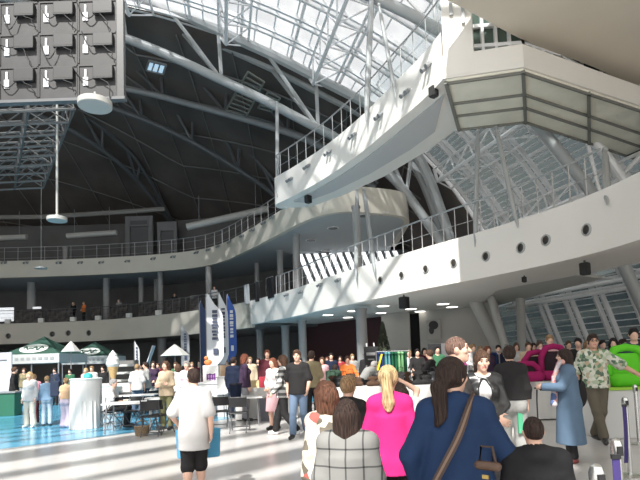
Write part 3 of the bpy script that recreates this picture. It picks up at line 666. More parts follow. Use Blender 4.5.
p = at_y(66.5, 256, 47); column(66.5, 250, offset(UPP, 4), K+9, K+11.2, 0.25, 'short pale pillar on the upper gallery below the duct', 'pillars on the upper gallery')

# slatted vents and a small skylight high in the dark dome
def slats(pts, n, label, m):
    P = [np.array(on_shell(x, y, 1.0)) for x, y in pts]; t = thing('roof_vent', label, 'vent', P[0], 0); sb = MB()
    for k in range(n+1): u = k/n; sb.bar(P[0]*(1-u)+P[3]*u, P[1]*(1-u)+P[2]*u, 0.16, 0.05)
    for a, b in ((P[0], P[3]), (P[1], P[2])): sb.bar(a, b, 0.1, 0.1)
    sb.build('slat_panel', m, t, False, P[0])
slats([(226, 110), (246, 117), (264, 82), (248, 72)], 9, 'grey slatted roof vent under the pale main arch', mat('vent_grey', (0.22, 0.23, 0.20), .6))
slats([(258, 108), (272, 112), (280, 98), (268, 92)], 5, 'smaller slatted roof vent to the right of the large one', mat('vent_grey', (0.22, 0.23, 0.20), .6))
P_ = [np.array(on_shell(x, y, 1.01)) for x, y in [(149, 61), (166, 65), (163, 74), (146, 70)]]; t = thing('skylight', 'small bluish skylight high in the dark dome', 'skylight', P_[0])
MB().add(P_, [(0, 1, 2, 3)]).build('pane', emit('skylight_glow', (0.45, 0.62, 0.75), 0.8), t, False, P_[0]); fr = MB()  # pane glows by itself, standing in for the sky outside
for a, b in zip(P_, P_[1:]+P_[:1]): fr.bar(a, b, .12, .12)
for u in (.33, .66): fr.bar(P_[0]*(1-u)+P_[1]*u, P_[3]*(1-u)+P_[2]*u, .08, .08)
fr.build('frame', M_dst2, t, False, P_[0])
# ---------------------------------------------------------------- figures: one smooth surface per body, clothes as children
def _smin(a, b, k):
    if k <= 0: return np.minimum(a, b)
    h = np.clip(0.5+0.5*(b-a)/k, 0, 1); return b*(1-h)+a*h-k*h*(1-h)
class Solid:
    """signed-distance shape: union of rounded pieces, then cuts; turned into one closed mesh"""
    def __init__(s): s.p = []; s.cuts = []
    def cap(s, a, b, ra, rb=None, k=0.02):
        a = np.array(a, float); b = np.array(b, float); rb = ra if rb is None else rb; r = max(ra, rb)
        s.p.append((np.minimum(a, b)-r, np.maximum(a, b)+r, k, 'c', (a, b, ra, rb))); return s
    def ell(s, c, r, R=None, k=0.02):
        c = np.array(c, float); r = np.array(r, float); m = r.max(); s.p.append((c-m, c+m, k, 'e', (c, r, R))); return s
    def loft(s, rows, k=0.02, rot=0.0):
        """rows of (z, cx, cy, half width, half depth), top or bottom first"""
        A = np.array(sorted(rows), float); m = A[:, 3:5].max()+np.abs(A[:, 1:3]).max()
        s.p.append((np.array([-m, -m, A[0, 0]]), np.array([m, m, A[-1, 0]]), k, 'l', (A, rot))); return s
    def minus_ell(s, c, r, R=None): s.cuts.append(('e', (np.array(c, float), np.array(r, float), R))); return s
    def minus_half(s, p, n): n = np.array(n, float); s.cuts.append(('h', (np.array(p, float), n/np.linalg.norm(n)))); return s
    @staticmethod
    def _d(kind, a, P):
        if kind == 'c':
            p0, p1, ra, rb = a; ab = p1-p0; t = np.clip(((P-p0)@ab)/max(ab@ab, 1e-9), 0, 1)
            return np.sqrt((((P-p0)-t[..., None]*ab)**2).sum(-1))-(ra+(rb-ra)*t)
        if kind == 'e':
            c, r, R = a; q = P-c
            if R is not None: q = q@R
            k0 = np.sqrt(((q/r)**2).sum(-1)); k1 = np.sqrt(((q/(r*r))**2).sum(-1)); return k0*(k0-1)/np.maximum(k1, 1e-6)
        if kind == 'l':
            A, rot = a; z = P[..., 2]; cx, cy, ra, rb = [np.interp(z, A[:, 0], A[:, j]) for j in (1, 2, 3, 4)]
            x, y = P[..., 0]-cx, P[..., 1]-cy
            if rot: x, y = x*math.cos(rot)+y*math.sin(rot), -x*math.sin(rot)+y*math.cos(rot)
            q = (np.sqrt((x/ra)**2+(y/rb)**2)-1)*np.minimum(ra, rb); return np.maximum(q, np.maximum(A[0, 0]-z, z-A[-1, 0]))
    def mesh(s, h):
        lo = np.min([p[0] for p in s.p], 0)-2.5*h; hi = np.max([p[1] for p in s.p], 0)+2.5*h
        n = np.ceil((hi-lo)/h).astype(int)+1; ax = [lo[i]+h*np.arange(n[i]) for i in range(3)]; D = np.full(n, 1.0)
        for a, b, k, kind, arg in s.p:
            m = k+2*h; i0 = np.maximum(((a-m-lo)/h).astype(int), 0); i1 = np.minimum(((b+m-lo)/h).astype(int)+2, n)
            sl = tuple(slice(u, v) for u, v in zip(i0, i1)); P = np.stack(np.meshgrid(*[ax[i][sl[i]] for i in range(3)], indexing='ij'), -1)
            D[sl] = _smin(D[sl], s._d(kind, arg, P), k)
        P = None
        for kind, arg in s.cuts:
            if P is None: P = np.stack(np.meshgrid(*ax, indexing='ij'), -1)
            D = np.maximum(D, -s._d('e', arg, P)) if kind == 'e' else np.maximum(D, (P-arg[0])@arg[1])
        D[0] = D[-1] = 1; D[:, 0] = D[:, -1] = 1; D[:, :, 0] = D[:, :, -1] = 1
        return nets(D, lo, h)
def nets(D, lo, h):
    S = D < 0; n = D.shape; acc = np.zeros((n[0]-1, n[1]-1, n[2]-1, 3)); cnt = np.zeros((n[0]-1, n[1]-1, n[2]-1))
    quads = []; I = np.indices(n).transpose(1, 2, 3, 0)
    for ax in range(3):
        s0 = [slice(None)]*3; s1 = [slice(None)]*3; s0[ax] = slice(0, -1); s1[ax] = slice(1, None); s0 = tuple(s0); s1 = tuple(s1)
        X = S[s0] != S[s1]; idx = np.argwhere(X)
        if len(idx) == 0: continue
        d0 = D[s0][X]; d1 = D[s1][X]; t = d0/(d0-d1); pos = idx.astype(float); pos[:, ax] += t
        u, v = (ax+1) % 3, (ax+2) % 3
        for du in (0, -1):
            for dv in (0, -1):
                c = idx.copy(); c[:, u] += du; c[:, v] += dv; np.add.at(acc, tuple(c.T), pos); np.add.at(cnt, tuple(c.T), 1)
        q = []
        for du, dv in ((0, 0), (-1, 0), (-1, -1), (0, -1)):
            c = idx.copy(); c[:, u] += du; c[:, v] += dv; q.append(c)
        q = np.stack(q, 1); fl = d0 > 0; q[~fl] = q[~fl]; q[fl] = q[fl][:, ::-1]; quads.append(q)
    act = cnt > 0; num = np.full(act.shape, -1); num[act] = np.arange(act.sum())
    V = acc[act]/cnt[act][:, None]*h+lo; Q = np.concatenate(quads); F = num[Q[..., 0], Q[..., 1], Q[..., 2]]
    return V, F
def solid_obj(name, sol, h, mats, parent, region=None):
    V, F = sol.mesh(h); me = bpy.data.meshes.new(name)
    me.vertices.add(len(V)); me.vertices.foreach_set('co', V.astype(np.float32).ravel())
    me.loops.add(F.size); me.loops.foreach_set('vertex_index', F.astype(np.int32).ravel())
    me.polygons.add(len(F)); me.polygons.foreach_set('loop_start', np.arange(0, F.size, 4, dtype=np.int32)); me.polygons.foreach_set('loop_total', np.full(len(F), 4, np.int32))
    me.polygons.foreach_set('use_smooth', np.ones(len(F), bool))
    for m in (mats if isinstance(mats, (list, tuple)) else [mats]): me.materials.append(m)
    if region is not None: me.polygons.foreach_set('material_index', region(V[F].mean(1)).astype(np.int32))
    me.update(calc_edges=True); me.validate(); o = bpy.data.objects.new(name, me); C.objects.link(o); o.parent = parent; return o

SKIN = {'light': mat('skin_light', (0.72, 0.45, 0.34), 0.5, var=0.05, scale=9), 'tan': mat('skin_tan', (0.58, 0.34, 0.24), 0.5, var=0.05, scale=9)}
M_lip = mat('lips', (0.50, 0.18, 0.16), 0.5)
HAIR = {'black': (0.012, 0.010, 0.010), 'darkbrown': (0.030, 0.017, 0.013), 'brown': (0.085, 0.045, 0.028), 'auburn': (0.115, 0.05, 0.03), 'blond': (0.52, 0.36, 0.19), 'fair': (0.30, 0.19, 0.10), 'grey': (0.33, 0.31, 0.30), 'red': (0.17, 0.055, 0.03), 'stubble': (0.15, 0.09, 0.07)}
def hair_mat(c):
    m = mat('hair_'+c, HAIR[c], 0.6, spec=0.3)
    if len(m.node_tree.nodes) < 4:
        nt = m.node_tree; b = nt.nodes['Principled BSDF']; tc = nt.nodes.new('ShaderNodeTexCoord'); mp = nt.nodes.new('ShaderNodeMapping'); mp.inputs['Scale'].default_value = (75, 75, 7)
        nz = nt.nodes.new('ShaderNodeTexNoise'); nz.inputs['Scale'].default_value = 1.5; r = nt.nodes.new('ShaderNodeValToRGB'); k = HAIR[c]
        r.color_ramp.elements[0].color = (*[x*0.4 for x in k], 1); r.color_ramp.elements[1].color = (*[min(1, x*1.7) for x in k], 1); r.color_ramp.elements[0].position = 0.3; r.color_ramp.elements[1].position = 0.7
        bp = nt.nodes.new('ShaderNodeBump'); bp.inputs['Strength'].default_value = 0.9; bp.inputs['Distance'].default_value = 0.02
        L = nt.links.new; L(tc.outputs['Object'], mp.inputs['Vector']); L(mp.outputs['Vector'], nz.inputs['Vector']); L(nz.outputs['Fac'], r.inputs['Fac']); L(r.outputs['Color'], b.inputs['Base Color']); L(nz.outputs['Fac'], bp.inputs['Height']); L(bp.outputs['Normal'], b.inputs['Normal'])
    return m
def cloth(name, col, rough=0.85, fold=0.5, var=0.06): return mat('cloth_'+name, col, rough, var=var, scale=6, spec=0.2, bump=fold)

BASE = dict(hd=(0, .025, 1.635), nk=(0, -.01, 1.475), ch=(0, 0, 1.30), ws=(0, 0, 1.10), pv=(0, 0, .95),
            sh_r=(.162, -.01, 1.415), sh_l=(-.162, -.01, 1.415), el_r=(.218, -.03, 1.14), el_l=(-.218, -.03, 1.14), wr_r=(.232, .05, .90), wr_l=(-.232, .05, .90),
            hp_r=(.09, 0, .92), hp_l=(-.09, 0, .92), kn_r=(.10, .02, .50), kn_l=(-.10, .02, .50), an_r=(.10, -.01, .085), an_l=(-.10, -.01, .085))
POSES = dict(
    stand={}, relaxed=dict(kn_l=(-.12, .05, .50), an_l=(-.15, .03, .085)),
    walk=dict(kn_r=(.09, .16, .50), an_r=(.09, .24, .09), kn_l=(-.09, -.02, .48), an_l=(-.09, -.30, .12), el_r=(.24, -.12, 1.15), wr_r=(.24, -.10, .92), el_l=(-.24, .04, 1.14), wr_l=(-.22, .20, .95)),
    crossed=dict(el_r=(.25, .06, 1.16), wr_r=(-.06, .21, 1.17), el_l=(-.25, .06, 1.15), wr_l=(.06, .19, 1.12)),
    front=dict(el_r=(.24, .0, 1.14), wr_r=(.05, .22, 1.02), el_l=(-.24, .0, 1.14), wr_l=(-.05, .22, 1.02)),
    phone=dict(el_r=(.23, .02, 1.15), wr_r=(.08, .28, 1.24), el_l=(-.23, .02, 1.15), wr_l=(-.08, .27, 1.20)),
    reach=dict(el_r=(.26, .12, 1.20), wr_r=(.24, .38, 1.12), el_l=(-.26, .12, 1.20), wr_l=(-.24, .38, 1.12)),
    hip=dict(el_r=(.36, -.06, 1.18), wr_r=(.20, .07, 1.02)),
    bend=dict(hd=(0, .42, 1.36), nk=(0, .30, 1.27), ch=(0, .17, 1.17), ws=(0, .06, 1.05), sh_r=(.165, .27, 1.24), sh_l=(-.165, .27, 1.24), el_r=(.22, .38, 1.02), el_l=(-.22, .38, 1.02), wr_r=(.16, .55, .92), wr_l=(-.16, .55, .92)),
    sit=dict(hd=(0, .06, 1.21), nk=(0, .02, 1.05), ch=(0, .0, .88), ws=(0, -.02, .68), pv=(0, -.02, .54), sh_r=(.165, .01, 1.0), sh_l=(-.165, .01, 1.0), el_r=(.25, .10, .76), el_l=(-.25, .10, .76), wr_r=(.12, .33, .70), wr_l=(-.12, .33, .70),
             hp_r=(.09, .02, .52), hp_l=(-.09, .02, .52), kn_r=(.14, .44, .53), kn_l=(-.14, .44, .53), an_r=(.13, .40, .085), an_l=(-.13, .40, .085)))
def rotmat(yaw, pit=0.0, tilt=0.0):
    cz, sz, cx, sx, cy, sy = math.cos(yaw), math.sin(yaw), math.cos(pit), math.sin(pit), math.cos(tilt), math.sin(tilt)
    return np.array([[cz, -sz, 0], [sz, cz, 0], [0, 0, 1]])@np.array([[1, 0, 0], [0, cx, -sx], [0, sx, cx]])@np.array([[cy, 0, sy], [0, 1, 0], [-sy, 0, cy]])
def hem_low(t): return t['hem'] < .96
def person(label, x, y, rz, h=1.70, fem=False, skin='light', hair=('short', 'brown'), top=None, bot=None, shoes=(0.03, 0.03, 0.03), pose='stand', joints=None, look=(0, 0, 0), res=0.016, wide=1.0, group='people in the hall', z=0.0, extra=None):
    s = h/1.75; J = {k: np.array(v, float) for k, v in {**BASE, **POSES[pose], **(joints or {})}.items()}
    if fem:
        for sd in ('l', 'r'): J['sh_'+sd][0] *= 0.90
        for a in ('el', 'wr'):
            for sd in ('l', 'r'): J[a+'_'+sd][0] *= 0.93
    W = wide; J = {k: v*s*np.array([W if k[:2] in ('sh', 'el', 'wr') else 1, 1, 1]) for k, v in J.items()}
    root = thing('person', label, 'person', (x, y, z), rz, group); far = res > 0.022
    sk = SKIN[skin]; U = lambda v: v*s
    ax = J['nk']-J['pv']; ax = ax/np.linalg.norm(ax); xx = J['sh_r']-J['sh_l']; xx = xx-ax*(xx@ax); xx /= np.linalg.norm(xx); RT = np.stack([xx, np.cross(ax, xx), ax], 1)
    def torso(b, o, k=0.04):
        w = W*(0.9 if fem else 1.0)
        b.ell(J['ch'], (U(.158)*w+o, U(.105)+o, U(.17)+o), RT, k); b.ell(J['ws'], (U(.122 if fem else .143)*W+o, U(.098)+o, U(.15)+o), RT, k); b.ell(J['pv'], (U(.165 if fem else .155)*W+o, U(.115)+o, U(.13)+o), RT, k)
        b.cap(J['sh_l']*.93+J['nk']*.07, J['sh_r']*.93+J['nk']*.07, U(.055)+o, None, k)
        for sd in ('l', 'r'):
            b.cap(J['nk'], J['sh_'+sd], U(.042)+o, U(.052)+o, k); sg = 1 if sd == 'r' else -1
            if fem: b.ell(J['ch']+RT@np.array([sg*U(.075), U(.085), U(-.01)]), (U(.062)+o,)*3, None, k)
            b.ell(J['pv']+RT@np.array([sg*U(.075), U(-.06), U(-.05)]), (U(.085)+o,)*3, None, k)
    def arm(b, sd, o0, o1, upto=2.0, k=0.025):
        a, e, w = J['sh_'+sd], J['el_'+sd], J['wr_'+sd]; f = .88 if fem else 1.0
        if upto <= 1: b.cap(a, a+(e-a)*upto, U(.049)*f+o0, U(.044)*f+o1, k)
        else:
            b.cap(a, e, U(.049)*f+o0, U(.041)*f+o0, k); b.cap(e, e+(w-e)*(upto-1), U(.042)*f+o0, U(.029)*f+o1, k)
    def leg(b, sd, o0, o1, upto=2.0, k=0.03):
        a, e, w = J['hp_'+sd], J['kn_'+sd], J['an_'+sd]
        if upto <= 1: b.cap(a, a+(e-a)*upto, U(.088)+o0, U(.065)+o1, k)
        else:
            b.cap(a, e, U(.088)+o0, U(.058)+o0, k); m = e+(w-e)*min(.3, (upto-1)); b.cap(e, m, U(.056)+o0, U(.057)+o0, k); b.cap(m, e+(w-e)*(upto-1), U(.057)+o0, U(.040)+o1, k)
    # ---- body
    b = Solid(); torso(b, 0); RH = rotmat(*look); hd = J['hd']; H = lambda p: hd+RH@(np.array(p)*s)
    b.cap(J['nk']-ax*U(.03), hd+RH@np.array([0, U(-.02), U(-.06)]), U(.058 if not fem else .05), U(.052 if not fem else .046), 0.03)
    b.ell(H((0, -.012, .022)), np.array((.074, .093, .098))*s, RH, 0.02); b.ell(H((0, .028, -.045)), np.array((.056, .062, .070))*s, RH, 0.03)
    if not far:
        b.cap(H((0, .068, -.090)), H((0, .064, -.088)), U(.022), None, 0.02); b.cap(H((0, .088, .022)), H((0, .108, -.016)), U(.009), U(.0145), 0.012); b.cap(H((-.035, .078, .038)), H((.035, .078, .038)), U(.012), None, 0.015)
        b.cap(H((-.017, .086, -.053)), H((.017, .086, -.053)), U(.009), None, 0.01)
        for sg in (-1, 1): b.ell(H((sg*.047, .062, -.012)), np.array((.022, .022, .02))*s, RH, 0.02)
    else: b.cap(H((0, .088, .02)), H((0, .103, -.016)), U(.012), U(.018), 0.012)
    for sg in (-1, 1): b.ell(H((sg*.077, -.008, -.008)), np.array((.012, .022, .032))*s, RH@rotmat(0, 0, sg*.2), 0.008)
    for sd in ('l', 'r'):
        arm(b, sd, 0, 0); leg(b, sd, 0, 0); sg = 1 if sd == 'r' else -1
        # hand: palm, four fingers, thumb
        w, e = J['wr_'+sd], J['el_'+sd]; d = (w-e)/np.linalg.norm(w-e); side = np.cross(d, np.array([sg, 0, 0.0]))
        if np.linalg.norm(side) < .2: side = np.cross(d, np.array([0, 0, 1.]))
        side /= np.linalg.norm(side)                      # across the palm, towards the thumb
        if side[1] < -0.2 or (abs(side[1]) <= .2 and side[2] < 0): side = -side
        nm = np.cross(d, side); nm = nm if nm[0]*sg < 0 else -nm     # palm faces inwards
        RHd = np.stack([side, nm, d], 1); c = w+d*U(.052); b.ell(c, np.array((.040, .020, .052))*s, RHd, 0.015)
        fr = max(U(.0085), res*.62) if not far else U(.011)
        for i, (off, ln) in enumerate(((.030, .070), (.010, .080), (-.010, .074), (-.029, .058))):
            r0 = w+d*U(.085)+side*U(off); m = r0+(d*.92+nm*.25)*U(ln*.5); t = m+(d*.70+nm*.70)*U(ln*.5); b.cap(r0, m, fr, fr*.95, .006); b.cap(m, t, fr*.95, fr*.85, .004)
        t0 = w+d*U(.030)+side*U(.034); t1 = t0+(d*.65+side*.7+nm*.25)*U(.045); b.cap(t0, t1, fr*1.2, fr, .008); b.cap(t1, t1+(d*.9+nm*.4)*U(.030), fr, fr*.9, .004)
        an = J['an_'+sd]; tz = max(an[2]-U(.085), 0); fd = np.array([sg*.18, 1, 0]); fd /= np.linalg.norm(fd)
        b.cap(an, np.array([an[0], an[1]-U(.02), tz+U(.045)]), U(.04), U(.038), .02); b.cap([an[0], an[1], tz+U(.045)], np.array([an[0], an[1], tz+U(.032)])+fd*U(.15), U(.036), U(.026), .02)
    lc = H((0, .098, -.053))
    def reg(Cn):
        q = (Cn-lc)@RH; return ((np.abs(q[:, 0]) < U(.024)) & (np.abs(q[:, 2]) < U(.010)) & (q[:, 1] > -U(.014))).astype(int)
    solid_obj('body', b, res, [sk, M_lip], root, None if far else reg)
    if res <= 0.017:
        for sg in (-1, 1):
            MB().ball(H((sg*.031, .0785, .014)), U(.0115), 10, 8).build('eye', mat('eye', (0.10, 0.09, 0.08), 0.2), root, True)
            if hair[0] != 'none': MB().tube(H((sg*.018, .0915, .040)), H((sg*.047, .078, .041)), U(.005), 6).build('eyebrow', hair_mat(hair[1] if hair[1] != 'blond' else 'fair'), root, True)
    # ---- hair
    kind, hc = hair; hm = hair_mat(hc); g = Solid(); RB = RH
    if kind in ('short', 'crop', 'bald'):
        t = {'short': .012, 'crop': .006, 'bald': .004}[kind]; top_ = {'short': .016, 'crop': .006, 'bald': -.002}[kind]
        g.ell(H((0, -.014, .024)), np.array((.075+t, .094+t, .098+top_))*s, RB, .01)
        if kind == 'short': g.ell(H((0.01, .045, .092)), np.array((.06, .05, .034))*s, RB, .03)
        g.minus_ell(H((0, .115, -.035)), np.array((.078, .075, .098))*s, RB); g.minus_half(H((0, -.05, -.062)), RH@np.array([0, .35, -1])); g.minus_half(H((0, .02, -.035)), RH@np.array([0, .8, -.6])*1.0)
    elif kind in ('bob', 'long', 'curly', 'ponytail', 'bun', 'pony_low'):
        t = .016 if kind != 'curly' else .030; g.ell(H((0, -.014, .026)), np.array((.077+t, .096+t, .102+t*.6))*s, RB, .02)
        if kind in ('bob', 'long', 'curly'):
            ln = {'bob': .12, 'long': .30, 'curly': .14}[kind]
            for sg in (-1, 1): g.cap(H((sg*.066, -.012, .0)), H((sg*.074, -.025, -ln*.72)), U(.036), U(.030), .03)
            g.cap(H((0, -.07, .0)), H((0, -.085, -ln)), U(.066), U(.05), .04); g.cap(H((-.05, -.06, -.02)), H((-.075, -.07, -ln)), U(.055), U(.040), .04); g.cap(H((.05, -.06, -.02)), H((.075, -.07, -ln)), U(.055), U(.040), .04)
            if kind == 'curly':
                rr = random.Random(sum(map(ord, label)))
                for q in range(36):
                    a, e = rr.uniform(0, 2*PI), rr.uniform(-.6, 1.4); v = np.array([math.cos(a)*math.cos(e)*.10, -.02+math.sin(a)*math.cos(e)*.115, .01+math.sin(e)*.12]); g.ell(H(v), np.array((.026,)*3)*s, None, .012)
        if kind in ('ponytail', 'pony_low'):
            z0, ln = (.075, .50) if kind == 'ponytail' else (-.03, .50); g.cap(H((0, -.095, z0)), H((0, -.145, z0-.03)), U(.036), U(.048), .03); g.cap(H((0, -.145, z0-.03)), H((0.01, -.135, z0-ln*.55)), U(.048), U(.052), .02); g.cap(H((0.01, -.135, z0-ln*.55)), H((.015, -.145, z0-ln)), U(.052), U(.016), .02)
        if kind == 'bun': g.ell(H((0, -.10, .085)), np.array((.045, .045, .042))*s, None, .01)
        g.minus_ell(H((0, .125, -.045)), np.array((.074, .095, .118))*s, RB)
        if kind in ('ponytail', 'bun', 'pony_low'): g.minus_half(H((0, .01, -.06)), RH@np.array([0, .75, -.6]))
    if kind != 'none': solid_obj('hair', g, res*(.9 if not far else 1), hm, root)
    # ---- clothes
    if bot:
        g = Solid(); bm = bot['mat']; k = bot.get('kind', 'trousers'); o = U(bot.get('loose', .014)); zt_ = J['pv'][2]+U(.10)
        if k in ('trousers', 'shorts'):
            up = bot.get('len', 1.92 if k == 'trousers' else .85); g.ell(J['pv'], (U(.165 if fem else .155)*W+o, U(.115)+o, U(.14)+o), RT, .04)
            for sd in ('l', 'r'):
                leg(g, sd, o, o+U(bot.get('flare', .018)), up); sg = 1 if sd == 'r' else -1; g.ell(J['pv']+RT@np.array([sg*U(.075), U(-.06), U(-.05)]), (U(.085)+o,)*3, None, .03)
                if up > 1:
                    e, w = J['kn_'+sd], J['an_'+sd]; dd = w-e; q = e+dd*(up-1)
            g.minus_half(J['pv']+ax*U(.10), ax)
            if k == 'shorts' and bot.get('len', 1) <= 1: q = J['hp_r']+(J['kn_r']-J['hp_r'])*up; g.minus_half(q, (0, 0, -1))
        else:
            zb_ = U(bot['hem']); p = J['pv']; f = U(bot.get('flare', .05)); g.loft([(zt_, p[0], p[1], U(.135)*W+o, U(.105)+o), (p[2], p[0], p[1], U(.17)*W+o, U(.13)+o), (zb_, p[0], p[1], U(.17)*W+o+f, U(.13)+o+f)], .02)
        solid_obj({'trousers': 'trousers', 'shorts': 'shorts'}.get(k, 'skirt'), g, res, bm, root)
    if top:
        g = Solid(); o = U(top.get('loose', .018)); torso(g, o); sl = top.get('sleeve', 2.0); tm = top['mat']
        for sd in ('l', 'r'):
            if sl > 0: arm(g, sd, o*.9, o*.9+U(top.get('cuff', .006 if sl > 1 else .022)), sl*.96 if sl > 1 else sl)
        ob = U((bot or {}).get('loose', .014))*.9 if hem_low(top) else 0
        hem = U(top['hem'])+(J['pv'][2]-U(.95)); p, c = J['pv'], J['ch']; fl = U(top.get('flare', .0)); rows = [(c[2], c[0], c[1], U(.155)*W*(.9 if fem else 1)+o, U(.108)+o), (p[2]+U(.02), p[0], p[1], U(.162 if fem else .158)*W+o*1.1+ob, U(.122)+o+ob)]
        if hem < p[2]: rows.append((hem-U(.03), p[0], p[1]+U(top.get('fwd', 0)), U(.165)*W+o*1.2+fl+ob, U(.128)+o*1.2+fl+ob))
        if pose != 'sit' and pose != 'bend': g.loft(rows, .05)
        g.minus_half((0, 0, hem), (0, 0, -1)) if pose != 'bend' else g.minus_half(J['pv']-ax*U(.02), -ax)
        nl = top.get('neck', .068); g.minus_ell(J['nk']+np.array([0, U(.03), U(.035)]), np.array((nl, nl, nl*.75))*s)
        if top.get('open'):                              # open front: cut a wedge
            g.minus_ell(np.array([0, U(.22)+c[1], c[2]-U(.12)]), np.array((top['open'], .16, .50))*s)
        if top.get('hood'): g.ell(J['nk']+np.array([0, U(-.07), U(-.01)]), np.array((.115, .075, .06))*s, None, .03)
        if top.get('collar'): g.cap(J['nk']+np.array([-U(.05), U(.0), U(.03)]), J['nk']+np.array([U(.05), U(.0), U(.03)]), U(.045), None, .02); g.minus_ell(J['nk']+np.array([0, U(.03), U(.07)]), np.array((.062, .062, .06))*s)
        solid_obj(top.get('name', 'top'), g, res, tm, root)
        if top.get('under'):
            g = Solid(); torso(g, o*.35); g.minus_half((0, 0, U(.93)), (0, 0, -1)); g.minus_ell(J['nk']+np.array([0, U(.03), U(.035)]), np.array((.07, .07, .055))*s); solid_obj('shirt', g, res, top['under'], root)
    if shoes is not None:
        for sd in ('l', 'r'):
            g = Solid(); sg = 1 if sd == 'r' else -1; an = J['an_'+sd]; tz = max(an[2]-U(.085), 0); fd = np.array([sg*.18, 1, 0]); fd /= np.linalg.norm(fd); q = np.array([an[0], an[1], tz])
            g.cap(q+np.array([0, -U(.025), U(.05)]), q+fd*U(.15)+np.array([0, 0, U(.036)]), U(.046), U(.040), .01); g.cap(q+np.array([0, 0, U(.075)]), q+fd*U(.04)+np.array([0, 0, U(.06)]), U(.046), U(.046), .02); g.minus_half(q, (0, 0, -1))
            solid_obj('shoe', g, min(res, .02), mat('shoe_%02x%02x%02x' % tuple(int(c*255) for c in shoes), shoes, 0.5), root)
    root['_j'] = 1; del root['_j']
    return root, J
# ---------------------------------------------------------------- people
def plaid(name, base, line, scale=9.0, w=0.16, second=None):
    def f(N, L):
        tc = N.new('ShaderNodeTexCoord'); sp = N.new('ShaderNodeSeparateXYZ'); L.new(tc.outputs['Object'], sp.inputs[0]); outs = []
        for ax in ('X', 'Z'):
            m = N.new('ShaderNodeMath'); m.operation = 'MULTIPLY'; m.inputs[1].default_value = scale; L.new(sp.outputs[ax], m.inputs[0])
            fr = N.new('ShaderNodeMath'); fr.operation = 'FRACT'; L.new(m.outputs[0], fr.inputs[0])
            lt = N.new('ShaderNodeMath'); lt.operation = 'LESS_THAN'; lt.inputs[1].default_value = w; L.new(fr.outputs[0], lt.inputs[0]); outs.append(lt)
        a = N.new('ShaderNodeMath'); a.operation = 'ADD'; L.new(outs[0].outputs[0], a.inputs[0]); L.new(outs[1].outputs[0], a.inputs[1])
        h = N.new('ShaderNodeMath'); h.operation = 'MULTIPLY'; h.inputs[1].default_value = 0.5; L.new(a.outputs[0], h.inputs[0])
        r = N.new('ShaderNodeValToRGB'); r.color_ramp.interpolation = 'CONSTANT'; e = r.color_ramp.elements
        e[0].color = (*base, 1); e[1].position = 0.4; e[1].color = (*(second or line), 1); k = e.new(0.9); k.color = (*line, 1); L.new(h.outputs[0], r.inputs['Fac']); return r.outputs['Color']
    return ramp_mat(name, f)
def blotch(name, cols, scale=14.0):
    def f(N, L):
        tc = N.new('ShaderNodeTexCoord'); v = N.new('ShaderNodeTexVoronoi'); v.inputs['Scale'].default_value = scale; L.new(tc.outputs['Object'], v.inputs['Vector'])
        sp = N.new('ShaderNodeSeparateXYZ'); L.new(v.outputs['Color'], sp.inputs[0]); r = N.new('ShaderNodeValToRGB'); r.color_ramp.interpolation = 'CONSTANT'; e = r.color_ramp.elements
        e[0].color = (*cols[0], 1); e[1].color = (*cols[1], 1); e[1].position = 1/len(cols)
        for i, c in enumerate(cols[2:]): q = e.new((i+2)/len(cols)); q.color = (*c, 1)
        L.new(sp.outputs['X'], r.inputs['Fac']); return r.outputs['Color']
    return ramp_mat(name, f)
def cl(n, c, **k): return cloth(n, c, **k)
W_ = cl('white', (0.54, 0.53, 0.525)); B_k = cl('black', (0.022, 0.021, 0.022)); JEANS = cl('jeans', (0.12, 0.17, 0.25)); DJ = cl('dark_jeans', (0.03, 0.04, 0.07)); GR = cl('grey', (0.30, 0.30, 0.29))
NAVY = cl('navy', (0.012, 0.018, 0.04)); KH = cl('khaki', (0.24, 0.20, 0.12)); TAN = cl('beige', (0.50, 0.40, 0.28)); DEN = cl('denim', (0.24, 0.36, 0.50)); LIL = cl('lilac', (0.50, 0.43, 0.52)); PUR = cl('purple', (0.05, 0.03, 0.06)); ORA = cl('orange', (0.75, 0.20, 0.05)); RED = cl('red', (0.28, 0.03, 0.04)); GRN = cl('green', (0.04, 0.13, 0.07)); PK = cl('pale_pink', (0.75, 0.45, 0.48)); MAR = cl('maroon', (0.09, 0.02, 0.03))
T = lambda m, **k: dict(dict(mat=m, sleeve=2.0, hem=.84, loose=.02), **k)
TS = lambda m, **k: T(m, **dict(dict(sleeve=.85, loose=.024), **k))
TR = lambda m, **k: dict(dict(mat=m), **k)
def P(label, px, Y, face, htop=None, h=None, **k):
    """someone whose crown is seen at picture height htop at depth Y; face = heading in degrees, 0 walks away, 90 to the left, 180 comes closer"""
    d = ray(px, htop if htop else 360); X = d[0]*Y/d[1]
    if h is None: h = (EYE+d[2]*Y/d[1])/1.005
    return person(label, X, Y, math.radians(face), h, **k)
